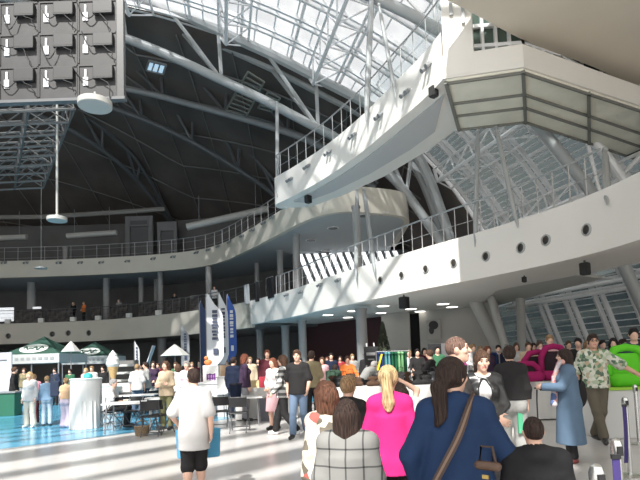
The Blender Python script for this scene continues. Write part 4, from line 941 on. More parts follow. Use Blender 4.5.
# --- the near row, seen from behind
r_, J_ = P('man in an oversized white T-shirt and black shorts walking away alone', 193, 6.2, 8, 369, res=.012, hair=('short', 'darkbrown'), wide=.95, top=TS(W_, hem=.70, loose=.024, sleeve=.88, cuff=.012), bot=dict(kind='shorts', mat=B_k, len=1.08, loose=.025, flare=.02), shoes=(.5, .5, .5), pose='walk', look=(.5, 0, 0), joints=dict(el_l=(-.30, -.05, 1.17), wr_l=(-.22, .14, 1.0), kn_r=(.07, .08, .5), an_r=(.07, .10, .09), an_l=(-.08, -.16, .10), kn_l=(-.09, .0, .49)))
P('woman in a bright pink jacket with long fair hair, seen from behind', 388, 4.2, -4, 366, fem=True, wide=.90, res=.011, hair=('ponytail', 'blond'), top=T(cl('hot_pink', (0.56, 0.024, 0.17)), hem=.80, loose=.022, flare=.035), bot=TR(B_k), pose='stand', look=(-.2, 0, 0), joints=dict(el_r=(.27, -.04, 1.14), wr_r=(.31, .03, .90), el_l=(-.27, -.02, 1.14), wr_l=(-.26, .16, 1.02)))
P('woman in a dark blue blazer with a long dark ponytail and a shoulder strap', 452, 3.06, -10, 358, fem=True, wide=1.12, res=.011, hair=('pony_low', 'darkbrown'), top=T(cl('blazer_blue', (0.018, 0.040, 0.10)), hem=.66, loose=.028), bot=TR(DJ), look=(-.75, 0, 0), joints=dict(el_r=(.30, .02, 1.14), wr_r=(.24, .22, 1.05), el_l=(-.29, -.02, 1.14), wr_l=(-.25, .10, .95)))
P('woman with long dark brown hair in a grey and white plaid coat', 346, 3.3, -14, 400, fem=True, wide=1.18, res=.012, hair=('long', 'darkbrown'), top=T(plaid('plaid_grey', (0.22, 0.22, 0.21), (0.012, 0.012, 0.012), 9.5, .10, (0.07, 0.07, 0.07)), hem=.55, loose=.03), bot=TR(B_k))
P('woman with curly auburn hair and a cream flowered blouse', 326, 4.0, 20, 383, fem=True, wide=1.0, res=.014, hair=('curly', 'auburn'), top=T(blotch('cream_flowers', [(0.72, 0.66, 0.55)]*6+[(0.45, 0.12, 0.10), (0.15, 0.13, 0.10)], 16), hem=.80), bot=TR(B_k))
P('boy with short fair hair and a black T-shirt behind the plaid coat', 347, 4.8, -25, 376, res=.013, hair=('short', 'fair'), top=TS(B_k, hem=.85), bot=TR(DJ), wide=.9)
P('person with a bare arm raised to their dark hair in front of the pink jacket', 399, 4.95, 5, 383, fem=True, res=.014, hair=('bob', 'darkbrown'), top=TS(W_, sleeve=.4), bot=TR(B_k), joints=dict(el_r=(.25, .05, 1.66), wr_r=(.0, .02, 1.80)))
P('boy with a dark buzz cut in a black hooded top, nearest at the bottom edge', 533, 3.0, -8, 417, res=.011, hair=('crop', 'darkbrown'), top=T(cl('hoodie_black', (0.016, 0.016, 0.018)), hem=.80, loose=.030, hood=True), bot=TR(B_k), wide=1.12)
P('balding man in a dark jacket looking to the right', 454, 4.7, -105, 336, res=.012, hair=('bald', 'stubble'), top=T(cl('charcoal', (0.035, 0.033, 0.033)), hem=.82, collar=True), bot=TR(DJ), joints=dict(el_r=(.25, .08, 1.15), wr_r=(.2, .3, 1.05)))
P('woman in a black leather jacket over a white shirt with folded hands', 481, 5.7, 172, 351, fem=True, res=.012, hair=('pony_low', 'brown'), top=T(mat('black_leather', (0.016, 0.016, 0.017), 0.3), hem=.90, loose=.024, open=.075, under=W_, neck=.095), bot=TR(B_k), joints=dict(el_r=(.25, .0, 1.13), wr_r=(.03, .22, .95), el_l=(-.25, .0, 1.13), wr_l=(-.03, .20, .93)), look=(.15, -.15, 0))
P('woman in a black jumper and grey trousers, dark hair pinned up', 509, 7.4, -6, 346, fem=True, res=.014, hair=('bun', 'darkbrown'), top=T(B_k, hem=.985, loose=.03), bot=TR(GR, flare=.03, loose=.03), wide=1.02, joints=dict(kn_l=(-.11, .08, .50), an_l=(-.12, .04, .085)))
r_, J_ = P('woman in a long denim blue coat leaning on a walking stick', 565, 7.7, 72, 349, fem=True, wide=1.24, res=.013, hair=('bob', 'darkbrown'), top=T(cl('coat_blue', (0.11, 0.17, 0.25)), hem=.30, loose=.035, flare=.04, name='coat'), bot=TR(B_k), shoes=(.16, .03, .03), joints=dict(el_r=(.24, .10, 1.16), wr_r=(.12, .36, 1.16), el_l=(-.24, .12, 1.18), wr_l=(-.10, .36, 1.18)))
sc_ = Solid(); s_ = 1.62/1.75
sc_.cap([-.06, .10, 1.44], [-.05, .17, 1.25], .03, .04); sc_.cap([-.05, .17, 1.25], [-.06, .20, .86], .04, .055); sc_.cap([.06, .10, 1.44], [.05, .17, 1.20], .03, .04); sc_.cap([.06, .05, 1.46], [-.06, .05, 1.46], .045, .045)
solid_obj('scarf', sc_, .014, blotch('scarf_print', [(0.10, 0.16, 0.35), (0.65, 0.35, 0.30), (0.55, 0.50, 0.52), (0.35, 0.12, 0.15)], 11), r_)
r_, J_ = P('man in a green and white leaf print shirt with glasses, arm stretched out', 592, 9.3, 168, 334, res=.014, hair=('short', 'darkbrown'), skin='tan', top=TS(blotch('leaf_print', [(0.50, 0.52, 0.43), (0.14, 0.24, 0.13), (0.36, 0.42, 0.30), (0.58, 0.58, 0.50), (0.08, 0.13, 0.09), (0.42, 0.34, 0.24)], 19), hem=.88, loose=.032), bot=TR(cl('olive_brown', (0.12, 0.105, 0.08)), loose=.018), pose='walk', joints=dict(el_l=(-.40, .10, 1.22), wr_l=(-.62, .22, 1.05), kn_r=(.04, .12, .5), an_r=(-.03, .16, .09), kn_l=(-.06, .02, .49), an_l=(.02, -.18, .11)))
g_ = MB(); e_ = J_['hd']; s_ = e_[2]/1.635
for sg in (-1, 1): g_.path([e_+np.array([sg*.034+.024*math.cos(a), .098, .012+.018*math.sin(a)])*s_ for a in np.linspace(0, 2*PI, 14, endpoint=False)], .0035, 5, True); g_.tube(e_+np.array([sg*.058, .096, .016])*s_, e_+np.array([sg*.080, .0, .012])*s_, .003, 5)
g_.tube(e_+np.array([-.010, .100, .016])*s_, e_+np.array([.010, .100, .016])*s_, .003, 5); g_.build('glasses', mat('brown_frame', (0.10, 0.04, 0.03), .4), r_, True)
# --- middle of the hall
CH_ = plaid('check_black_white', (0.60, 0.60, 0.58), (0.02, 0.02, 0.02), 8, .5, (0.16, 0.16, 0.16))
P('woman in a black and white checked shirt walking left', 283, 11.6, 80, 355, fem=True, res=.017, hair=('bob', 'brown'), top=T(CH_, hem=.82, loose=.03), bot=TR(B_k, loose=.02), shoes=(.75, .75, .75), pose='walk')
P('man in a black T-shirt and blue jeans beside the checked shirt', 297, 11.2, 172, 350, res=.017, hair=('short', 'brown'), top=TS(B_k, hem=.86), bot=TR(JEANS), pose='walk')
P('man in a khaki shirt and black trousers seen from behind past the couple', 311, 13.0, -10, 351, res=.02, hair=('short', 'darkbrown'), top=TS(KH, hem=.90), bot=TR(B_k))
P('person in a dark plum jacket and grey jeans facing right', 244, 14.7, -70, 354, fem=True, res=.02, hair=('bob', 'red'), top=T(PUR, hem=.88), bot=TR(cl('grey_jeans', (0.25, 0.25, 0.27))))
P('woman in a white and pink dress with reddish hair next to the checked shirt', 273, 12.6, 150, 358, fem=True, res=.02, hair=('bob', 'red'), top=T(W_, hem=.92), bot=dict(kind='skirt', mat=PK, hem=.45), pose='front')
P('vendor in a red top behind the yellow boxes', 267, 17, 185, 350, res=.022, hair=('short', 'red'), top=T(MAR, hem=.85), bot=TR(B_k))
P('person in dark blue carrying bags near the white booth', 233, 15.6, -20, 357, res=.022, hair=('short', 'darkbrown'), top=T(NAVY, hem=.84), bot=TR(DJ))
# --- left of the hall
P('fair-haired woman in white T-shirt and white trousers in the sun', 30, 15.0, 176, 372, fem=True, res=.018, hair=('bob', 'blond'), top=T(W_, hem=.84, sleeve=1.7, loose=.03), bot=TR(cl('off_white', (0.62, 0.58, 0.50)), loose=.025, flare=.03), shoes=(.7, .7, .7), pose='relaxed')
P('person in dark red trousers standing behind the white outfit', 34, 15.6, 182, 374, res=.02, hair=('short', 'fair'), top=T(cl('rose', (0.55, 0.25, 0.30)), hem=.86), bot=TR(MAR), shoes=(.6, .6, .6), wide=1.05)
P('person in a pale denim jacket and light jeans on the blue floor', 47, 15.2, 20, 376, res=.018, hair=('short', 'fair'), top=T(DEN, hem=.90), bot=TR(cl('light_jeans', (0.40, 0.48, 0.56))), joints=dict(wr_r=(.2, .2, 1.05)))
P('woman in a tan top and lilac trousers beside the white round booth', 66, 14.6, -5, 378, fem=True, res=.018, hair=('bun', 'fair'), top=TS(cl('tan_top', (0.56, 0.36, 0.22)), hem=1.02, sleeve=.3), bot=TR(LIL, loose=.03, flare=.05), shoes=(.6, .5, .5), joints=dict(el_r=(.30, .08, 1.20), wr_r=(.2, .3, 1.2)))
P('person in black standing by the green counter at the left edge', 14, 20.1, -60, 367, res=.022, hair=('short', 'brown'), top=T(B_k, hem=.8), bot=TR(B_k), shoes=(.7, .7, .7))
P('seated grey-haired man in a white shirt at the table', 111, 14.2, -80, h=1.72, res=.018, hair=('short', 'grey'), top=TS(W_, hem=.92, sleeve=.9), bot=TR(B_k), pose='sit')
P('man in a white T-shirt and jeans with his back turned, standing between tables', 137, 17.8, 15, 364, res=.022, hair=('short', 'fair'), top=TS(W_), bot=TR(JEANS))
P('woman in a beige blouse with folded arms behind the folding chairs', 166, 13.4, 165, 361, fem=True, res=.018, hair=('bob', 'brown'), top=T(TAN, hem=.86), bot=TR(cl('olive', (0.16, 0.16, 0.08))), pose='crossed')
P('woman in a lilac vest over white with a dark purple skirt', 187, 14.5, 172, 361, fem=True, res=.02, hair=('short', 'grey'), top=T(cl('pale_lilac', (0.62, 0.50, 0.56)), hem=.9), bot=dict(kind='skirt', mat=PUR, hem=.5), pose='front')
bg = [ # px, Y, face, htop, hair, top colour material, label
 (146, 18.5, 120, 362, ('short', 'darkbrown'), GR, 'person in grey among the tables left of the beige blouse'), (153, 20, 200, 361, ('bob', 'darkbrown'), PUR, 'dark-haired woman in purple behind the beige blouse'), (176, 20, 170, 362, ('short', 'brown'), GRN, 'person in dark green behind the lilac vest'),
 (178, 16.5, 30, 364, ('bob', 'brown'), W_, 'person in white between the beige blouse and the lilac vest'), (199, 21, 190, 360, ('long', 'darkbrown'), MAR, 'woman in maroon behind the white T-shirt man'), (92, 21, 180, 366, ('short', 'fair'), W_, 'vendor in white by the ice cream counter'), (86, 21.5, 180, 368, ('bob', 'blond'), PK, 'fair vendor in pale pink behind the white round booth'),
 (103, 23, 170, 366, ('short', 'darkbrown'), B_k, 'person in black in front of the second tent'), (55, 24, 170, 368, ('short', 'darkbrown'), DJ, 'person in dark clothes under the first tent'), (24, 24.5, 200, 368, ('bob', 'brown'), KH, 'person in khaki under the left side of the first tent'), (120, 24, 160, 364, ('short', 'brown'), NAVY, 'person in navy by the striped stand'),
 (250, 20, 180, 357, ('short', 'fair'), TAN, 'person in beige behind the plum jacket'), (258, 22, 180, 358, ('long', 'darkbrown'), B_k, 'woman in black behind the yellow boxes'), (322, 17, 170, 357, ('bob', 'brown'), PK, 'woman in pale pink right of the khaki shirt'), (331, 20, 180, 353, ('short', 'black'), NAVY, 'person in navy far behind the long white counter'),
 (352, 21, 190, 354, ('short', 'fair'), GR, 'person in grey far behind the counter near the easel'), (394, 20, 180, 352, ('long', 'darkbrown'), MAR, 'woman in maroon beside the blue and green garment rack'), (409, 19, 160, 350, ('short', 'fair'), W_, 'fair person in white behind the garment rack'), (417, 18, 180, 349, ('short', 'black'), B_k, 'person in black right of the garment rack'),
 (430, 14.5, 60, 350, ('short', 'brown'), B_k, 'person in a black vest bending over the counter left of the bald man'), (437, 18, 180, 346, ('short', 'black'), GRN, 'person with a dark cap in green next to the wall posters'), (472, 17, 200, 344, ('short', 'fair'), W_, 'bald-looking person in white far behind the leather jacket'), (487, 15.5, 190, 346, ('bob', 'red'), PUR, 'red-haired person behind the leather jacket'),
 (498, 18, 170, 345, ('short', 'darkbrown'), NAVY, 'person in navy behind the black jumper'), (528, 16, 170, 342, ('short', 'brown'), TAN, 'person in beige by the magenta garments'), (539, 17, 190, 341, ('short', 'brown'), GR, 'man in grey behind the magenta garments'), (549, 13.5, 172, 335, ('short', 'fair'), PK, 'man in a pale pink shirt above the magenta garments'),
 (578, 14, 140, 338, ('short', 'black'), B_k, 'dark-haired person behind the leaf print shirt'), (613, 13, 150, 338, ('bob', 'black'), PUR, 'dark-haired woman behind the green counter'), (622, 13.5, 200, 339, ('short', 'darkbrown'), W_, 'person in white behind the green counter'), (633, 11.0, 160, 328, ('short', 'black'), DJ, 'tall person in dark clothes at the right edge'),
 (560, 14.3, 110, 346, ('short', 'red'), MAR, 'red-haired person bending over the magenta garments'), (268, 25, 180, 356, ('short', 'brown'), GR, 'person in grey far back between the columns'), (340, 24, 175, 356, ('bob', 'darkbrown'), RED, 'woman in red far back under the balcony')]
for px, Y, fc, ht, hr, m, lb in bg: P(lb, px, Y, fc, ht, res=.03, hair=hr, top=T(m), bot=TR(random.Random(px).choice([B_k, DJ, JEANS, GR])), fem=hr[0] in ('bob', 'long'), pose=random.Random(px+1).choice(['stand', 'front', 'reach', 'relaxed']), shoes=(.05, .05, .05))
P('person in a dark green vest bending over the white counter', 330, 14.9, -20, h=1.75, res=.024, hair=('short', 'darkbrown'), top=T(cl('forest', (0.03, 0.06, 0.04))), bot=TR(B_k), pose='bend')
P('person in an orange jacket at the white counter', 347, 15.9, -170, 356, res=.024, hair=('short', 'brown'), top=T(ORA), bot=TR(B_k), pose='reach')
P('grey-haired person in a grey top bending over the goods', 362, 15.1, -60, h=1.82, res=.024, hair=('short', 'grey'), top=T(GR), bot=TR(B_k), pose='bend')
bg2 = [(300, 19, 180, 358, 'short', 'black', 'NAVY', 'far person in navy just left of the khaki shirt, under the balcony'), (327, 26, 175, 357, 'bob', 'red', 'PUR', 'far red-haired woman in purple right of the round columns'), (366, 19.5, 185, 352, 'short', 'black', 'B_k', 'person in black far behind the easel sign'), (376, 22, 180, 352, 'bob', 'brown', 'TAN', 'woman in beige in front of the fir tree'), (402, 24, 170, 350, 'short', 'darkbrown', 'NAVY', 'person in navy near the grey wall, above the garment rail'), (424, 23, 185, 348, 'bob', 'darkbrown', 'MAR', 'woman in maroon in front of the dark wall opening'), (446, 22, 180, 347, 'short', 'brown', 'GRN', 'person in green under the white notice'), (456, 24, 180, 347, 'bob', 'blond', 'PK', 'fair woman in pale pink near the grey wall behind the bald man'), (465, 21, 175, 346, 'long', 'black', 'B_k', 'long-haired woman in black near the grey wall'), (480, 20, 190, 346, 'short', 'fair', 'ORA', 'person in orange behind the blue denim rail'), (506, 21, 180, 344, 'short', 'grey', 'GR', 'grey-haired person by the foot of the slanted columns'), (516, 19, 170, 343, 'bob', 'brown', 'W_', 'woman in white by the pale upright column'), (533, 20, 185, 343, 'long', 'darkbrown', 'B_k', 'long-haired woman in black by the glass facade'), (568, 18, 175, 341, 'short', 'brown', 'GR', 'person in grey by the glass facade left of the leaf print shirt'), (587, 17, 185, 340, 'bob', 'fair', 'RED', 'woman in red hidden behind the leaf print shirt'), (602, 16, 180, 340, 'short', 'black', 'NAVY', 'person in navy between leaf print shirt and green seats'), (227, 22, 170, 360, 'bob', 'brown', 'MAR', 'woman in maroon behind the plinth with the brown carton'), (192, 24, 185, 362, 'short', 'fair', 'TAN', 'person in beige far behind the white T-shirt man'), (168, 24, 180, 363, 'long', 'black', 'B_k', 'long-haired woman in black under the small grey parasol'), (158, 23, 180, 363, 'short', 'brown', 'RED', 'person in red left of the small grey parasol'), (141, 25, 185, 364, 'bob', 'darkbrown', 'GR', 'woman in grey behind the small white flag'), (284, 22, 180, 358, 'bob', 'black', 'B_k', 'woman in black far behind the checked shirt'), (70, 23.5, 180, 369, 'short', 'darkbrown', 'GRN', 'person in green beside the small pale parasol')]
for px, Y, fc, ht, hk, hc, m, lb in bg2: P(lb, px, Y, fc, ht, res=.034, hair=(hk, hc), top=T(globals()[m]), bot=TR(B_k if px % 2 else DJ), fem=hk != 'short', pose=['stand', 'front', 'reach'][px % 3], shoes=(.05, .05, .05))
# --- on the middle gallery
for i, (x, hr, m, lb) in enumerate([(85, ('short', 'fair'), ORA, 'person in an orange jacket leaning on the middle gallery railing'), (75, ('bob', 'blond'), B_k, 'fair-haired person in black next to the orange jacket on the gallery'), (119, ('bob', 'grey'), GR, 'person in grey on the middle gallery between dark panels'), (214, ('short', 'brown'), W_, 'person in white on the middle gallery above the flags'), (176, ('short', 'brown'), B_k, 'person in black on the middle gallery left of the flags')]):
    q, t, k_ = nearest_on(offset(LOW, 0.8), x, 305, 0); person(lb, q[0], q[1], PI if i else 2.6, 1.72, res=.032, hair=hr, top=T(m), bot=TR(B_k), z=K+4.0, pose='front')
# ---------------------------------------------------------------- stands, tables and goods
def gz(x, Y, z=0.0): return (gx(x, Y), Y, z)
def ppm(Y): return FPX/Y
M_tab = mat('white_table_top', (0.62, 0.62, 0.61), 0.35); M_cl = mat('white_tablecloth', (0.62, 0.61, 0.59), 0.8, bump=0.4, scale=5); M_leg = mat('table_leg_grey', (0.30, 0.30, 0.31), 0.4, 0.6); M_tent = mat('tent_green', (0.025, 0.075, 0.055), 0.7, var=0.1); M_val = mat('tent_valance', (0.45, 0.46, 0.45), 0.8)
# gazebo tents
def tent(px, Y, w, ze, zp, label, valance=0.45):
    t = thing('gazebo_tent', label, 'tent', gz(px, Y), 0, 'green market tents'); r = w/2; roof = MB()
    P0 = [(-r, -r), (r, -r), (r, r), (-r, r)]; n = 6; ringv = []
    for k in range(n+1):
        u = k/n; q = 1-u; z = ze+(zp-ze)*(u**1.25); ringv += [(x*q, y*q, z) for x, y in P0]
    roof.add(ringv, [(k*4+i, k*4+(i+1) % 4, k*4+4+(i+1) % 4, k*4+4+i) for k in range(n) for i in range(4)]); roof.build('canopy', M_tent, t)
    va = MB()
    for i in range(4): a, b = P0[i], P0[(i+1) % 4]; va.add([(*a, ze), (*b, ze), (*b, ze-valance), (*a, ze-valance)], [(0, 1, 2, 3)])
    v = va.build('valance', M_val, t); tx = MB()
    for k in range(9): tx.box((-r*.75+k*r*.19, -r-.012, ze-valance*.5), (r*.11, .01, valance*.28))
    tx.build('valance_print', mat('faint_print', (0.30, 0.31, 0.31), 0.8), v)
    for x, y in P0: MB().box((x*.97, y*.97, ze/2), (.06, .06, ze)).build('leg', M_leg, t)
    # oval badge on the front slope, with a green scribble
    u = .36; sl = (zp-ze); dz = np.array([0, r*.52, sl*.55]); dz /= np.linalg.norm(dz); c = np.array([0, -r*(1-u)-.03, ze+sl*u**1.25+.03]); o = MB(); N = 24
    o.add([c]+[c+np.array([1, 0, 0])*.70*math.cos(2*PI*k/N)+dz*.40*math.sin(2*PI*k/N) for k in range(N)], [(0, 1+k, 1+(k+1) % N) for k in range(N)]); bd = o.build('badge', mat('badge_white', (0.62, 0.66, 0.62), 0.7), t)
    up = np.cross([1, 0, 0], dz)*-1; up = up if up[1] < 0 else -up
    sc = MB(); pts = [c+np.array([1, 0, 0])*(-.48+.96*q)+dz*(.17*math.sin(q*19)*math.cos(q*4))+np.array([0, -.02, .01]) for q in np.linspace(0, 1, 40)]; sc.path(pts, .032, 4); sc.build('badge_script', M_tent, bd)
tent(44.5, 26.5, 3.0, 2.42, 3.35, 'green gazebo tent with an oval white badge at the left'); tent(95, 31.5, 2.7, 2.35, 3.25, 'green gazebo tent with an oval white badge behind the ice cream cone')
def canopy(px, Y, r, z0, z1, label):
    t = thing('small_parasol', label, 'parasol', gz(px, Y)); MB().lathe([(r, z0), (r*.5, z0+(z1-z0)*.55), (.03, z1)], n=8).build('canopy', mat('parasol_grey', (0.42, 0.42, 0.40), 0.8), t); MB().tube((0, 0, 0), (0, 0, z1), .03, 6).build('pole', M_leg, t)
canopy(71, 24.5, .45, 2.45, 2.95, 'small pale pointed parasol between the two green tents'); canopy(175, 25, .72, 2.1, 2.65, 'small pale grey parasol behind the beige blouse')
# feather flags
def flag(px, Y, zt, zb_, w, m, mt, label, bend=.25):
    t = thing('feather_flag', label, 'flag', gz(px, Y)); n = 14; A = []; B = []
    for k in range(n+1):
        u = k/n; z = zb_+(zt-zb_)*u; q = w*(1-max(0, (u-.72)/.28)**2*.85)*(1 if u > .12 else .55+u*3.7); A.append((0, 0, z)); B.append((q, .03*math.sin(u*4), z-(.35*w if k < n else 0)*u))
    sh = MB(); sh.strip(A, B); sh.strip([(x, y+.015, z) for x, y, z in A], [(x, y+.015, z) for x, y, z in B], True); f = sh.build('sail', m, t, True)
    MB().path([(0, 0, 0.1)]+[(0, 0, z) for z in np.linspace(.5, zt*.97, 6)]+[(w*.12, 0, zt+.03)], .02, 6).build('pole', M_leg, t, True); MB().lathe([(.32, 0), (.30, .06), (.05, .10), (.04, .3)], n=14).build('base', M_dsteel, t, True)
    if mt:
        rr = random.Random(px); z = zb_+(zt-zb_)*.38
        while z < zb_+(zt-zb_)*.80: hgt = rr.uniform(.06, .12); MB().box((w*.52, -.03, z), (w*rr.uniform(.26, .40), .012, hgt)).build('letter', mt, f); z += hgt+rr.uniform(.035, .05)
        MB().box((w*.55, -.03, zb_+(zt-zb_)*.20), (w*.3, .012, .22)).build('emblem', mt, f)
M_fw = mat('flag_white', (0.55, 0.56, 0.58), 0.8); M_fb = mat('flag_blue', (0.03, 0.08, 0.30), 0.8); M_fn = mat('flag_navy', (0.02, 0.035, 0.09), 0.8); M_ink = mat('flag_ink', (0.05, 0.06, 0.10), 0.8)
flag(200.5, 20.8, 4.15, 1.5, .42, M_fn, None, 'navy blue feather flag at the left of the four flags'); flag(207, 19, 4.2, 1.55, .62, M_fw, M_ink, 'white feather flag with dark upright lettering'); flag(219.5, 19.9, 4.35, 1.6, .36, M_fw, M_ink, 'narrow white feather flag next to the lettered one'); flag(228, 20.9, 4.4, 1.7, .36, M_fb, M_fw, 'bright blue feather flag with white lettering')
flag(134.5, 23, 2.75, 1.4, .22, M_fw, M_ink, 'small white feather flag by the striped stand'); flag(181.5, 27, 3.75, 1.6, .42, mat('flag_grey', (0.25, 0.25, 0.26), 0.8), M_ink, 'grey lettered feather flag under the balcony left of the four flags')
t = thing('tilted_sign', 'small tilted white sign against the dark pillar under the balcony', 'sign', gz(150, 26)); MB().bar((0, 0, 0), (0, 0, 1.8), .05).build('post', M_leg, t); MB().bar((-.1, -.05, 1.75), (.22, -.05, 2.65), .42, .04).build('board', M_fw, t)
# booth of white boxes with a violet logo cube
t = thing('white_booth_counter', 'white box counter behind the white T-shirt man', 'counter', gz(215, 17)); MB().box((0, 0, .5), (.95, .7, 1.0)).build('body', M_tab, t, False, None, .02); MB().box((0, 0, 1.02), (1.0, .76, .05)).build('top', M_tab, t)
t = thing('logo_cube', 'white cube with a violet block logo standing on the white counter', 'display cube', gz(212, 17, 1.045)); MB().box((0, 0, .27), (.50, .5, .54)).build('cube', M_tab, t, False, None, .01); lg = MB()
for i, (x, z, w, h) in enumerate([(-.10, .17, .06, .20), (-.02, .17, .06, .22), (.06, .17, .06, .18), (.13, .17, .05, .22), (.02, .13, .30, .03), (.02, .25, .24, .025)]): lg.box((x, -.255, z), (w, .012, h))
lg.build('logo', mat('violet_print', (0.22, 0.06, 0.30), 0.7), t)
t = thing('orange_plush', 'orange round ornament on top of the white cube', 'ornament', gz(208, 17, 1.585)); MB().ball((0, 0, .10), (.13, .11, .10), 12, 8).build('body', mat('orange_plastic', (0.60, 0.20, 0.06), 0.6), t, True); MB().ball((-.05, -.02, .24), (.07, .07, .07), 10, 8).build('head', mat('orange_plastic', (0.60, 0.20, 0.06), 0.6), t, True)
M_card = mat('cardboard', (0.36, 0.25, 0.16), 0.9, var=.08)
def carton(px, Y, z, w, h, label, m=None):
    t = thing('carton', label, 'box', gz(px, Y, z)); MB().box((0, 0, h/2), (w, w*.8, h)).build('box', m or M_card, t); MB().box((0, 0, h+.004), (w*.12, w*.8, .006)).build('tape', mat('tape', (0.5, 0.42, 0.3), .5), t)
t = thing('display_plinth', 'white lower plinth under the brown carton', 'plinth', gz(228, 16.2)); MB().box((0, 0, .6), (.6, .6, 1.2)).build('body', M_tab, t, False, None, .02); MB().box((0, 0, 1.22), (.64, .64, .04)).build('top', M_tab, t)
carton(228, 16.2, 1.24, .42, .34, 'brown carton on the plinth beside the violet logo cube')
# long tables with folding chairs at the left
def table(px, Y, w, d, label, rz=0, h=.74, cloth_=False, group='white tables', m=None):
    t = thing('long_table', label, 'table', gz(px, Y), rz, group); MB().box((0, 0, h-.02), (w, d, .04)).build('table_top', m or M_tab, t, False, None, .01)
    if cloth_:
        c = MB(); n = 60; per = [(x, y) for x, y in [(-w/2, -d/2), (w/2, -d/2), (w/2, d/2), (-w/2, d/2)]]; A = []; Bt = []
        for i in range(4):
            a, b = np.array(per[i]), np.array(per[(i+1) % 4]); nn = np.array([(b-a)[1], -(b-a)[0]]); nn = nn/np.linalg.norm(nn)
            for k in range(16): u = k/16; p = a+(b-a)*u; A.append((*(p+nn*.01), h+.002)); Bt.append((*(p+nn*(.03+.022*math.sin(k*2.1))), .03))
        A.append(A[0]); Bt.append(Bt[0]); c.strip(A, Bt); c.build('tablecloth', M_cl, t, True)
    else:
        for sx in (-1, 1):
            for sy in (-1, 1): MB().tube((sx*w*.44, sy*d*.4, 0), (sx*w*.42, sy*d*.34, h-.03), .018, 6).build('leg', M_leg, t, True)
            MB().tube((sx*w*.43, -d*.38, .25), (sx*w*.43, d*.38, .25), .012, 6).build('stretcher', M_leg, t, True)
    return t
def chair():
    t = thing('folding_chair', 'x', 'chair', (0, 0, 0), 0, 'black folding chairs')
    MB().box((0, .0, .45), (.42, .40, .035)).build('seat', M_black, t, False, None, .012)
    b = MB(); b.add([(x, -.20-.03*(1-(x/.2)**2)-.05*((z-.6)/.2)+dy, z) for dy in (0, .02) for z in (.60, .82) for x in np.linspace(-.2, .2, 7)], [(i, i+1, i+8, i+7) for i in range(6)]+[(14+i+7, 14+i+8, 14+i+1, 14+i) for i in range(6)]+[(7+i, 8+i, 22+i, 21+i) for i in range(6)]); b.build('backrest', M_black, t, True)
    for sx in (-1, 1):
        MB().path([(sx*.21, .26, 0), (sx*.21, .05, .42), (sx*.20, -.22, .84)], .013, 6).build('leg', M_dsteel, t, True); MB().tube((sx*.19, -.27, 0), (sx*.19, .14, .44), .013, 6).build('leg', M_dsteel, t, True)
    MB().tube((-.21, .21, .10), (.21, .21, .10), .010, 6).build('stretcher', M_dsteel, t, True); MB().tube((-.19, -.22, .06), (.19, -.22, .06), .010, 6).build('stretcher', M_dsteel, t, True); return t
ch0 = chair(); first = True
for px, Y, rz, lb in [(219, 13.0, .35, 'black folding chair at the near table, left of the pair'), (238, 12.4, .0, 'black folding chair at the near table with its back to us, right of the pair'), (150, 12.3, .2, 'black folding chair in front of the beige blouse, seen from behind'), (160, 12.6, -.3, 'black folding chair nearest the white T-shirt man'), (176, 13.6, .1, 'black folding chair between the beige blouse and the lilac vest'), (111, 14.15, 1.4, 'folding chair under the seated man'), (132, 13.9, 2.9, 'folding chair across the table from the seated man'), (124, 16.6, 3.3, 'folding chair at the table behind the seated man'), (150, 17.5, .8, 'folding chair far back among the white tables')]:
    if first: o = ch0; first = False; o.location = gz(px, Y); o.rotation_euler = (0, 0, rz); o['label'] = lb
    else: o = copy_thing(ch0, gz(px, Y), rz, lb)
for a in [(228, 13.8, 1.8, .75, 'white table with two black folding chairs in front of it', .06), (131, 13.2, 1.25, .75, 'white table next to the seated man in white', .05), (165, 14.6, 1.2, .7, 'white table behind the folded arms woman', .0), (130, 16.6, 1.6, .7, 'white table behind the seated man', .1), (133, 19, 1.9, .7, 'white table furthest back by the striped stand', .0), (205, 16.0, 1.4, .7, 'white table behind the white T-shirt man', .0)]: table(a[0], a[1], a[2], a[3], a[4], a[5])
table(103, 18.5, 1.1, .7, 'table with a turquoise cloth behind the white round booth', 0, .95, True, 'white tables', mat('turquoise_cloth', (0.05, 0.42, 0.42), .7))
# round booth
t = thing('round_cloth_booth', 'tall white round booth draped in cloth on the blue floor', 'booth', gz(86, 14.3)); N = 48; A = []; Bt = []; Cc = []
for k in range(N+1):
    a = 2*PI*k/N; A.append((.40*math.cos(a), .40*math.sin(a), 1.33)); r = .395+.012*math.sin(k*2.6); Bt.append((r*math.cos(a), r*math.sin(a), .75)); r = .41+.02*math.sin(k*2.6); Cc.append((r*math.cos(a), r*math.sin(a), .01))
m = MB(); m.strip(A, Bt, True); m.strip(Bt, Cc, True); m.build('drape', M_cl, t, True); MB().lathe([(.41, 1.31), (.42, 1.34), (.40, 1.36)], n=40).build('top', mat('booth_top', (0.60, 0.66, 0.66), .5), t, True)
tag(MB().lathe([(.10, 0), (.12, .03), (.11, .10), (.03, .14)], n=14).build('teal_bowl', mat('teal_plastic', (0.05, 0.40, 0.42), .5), None, True), 'small teal bowl on the white round booth', 'bowl').location = gz(88, 14.3, 1.36)
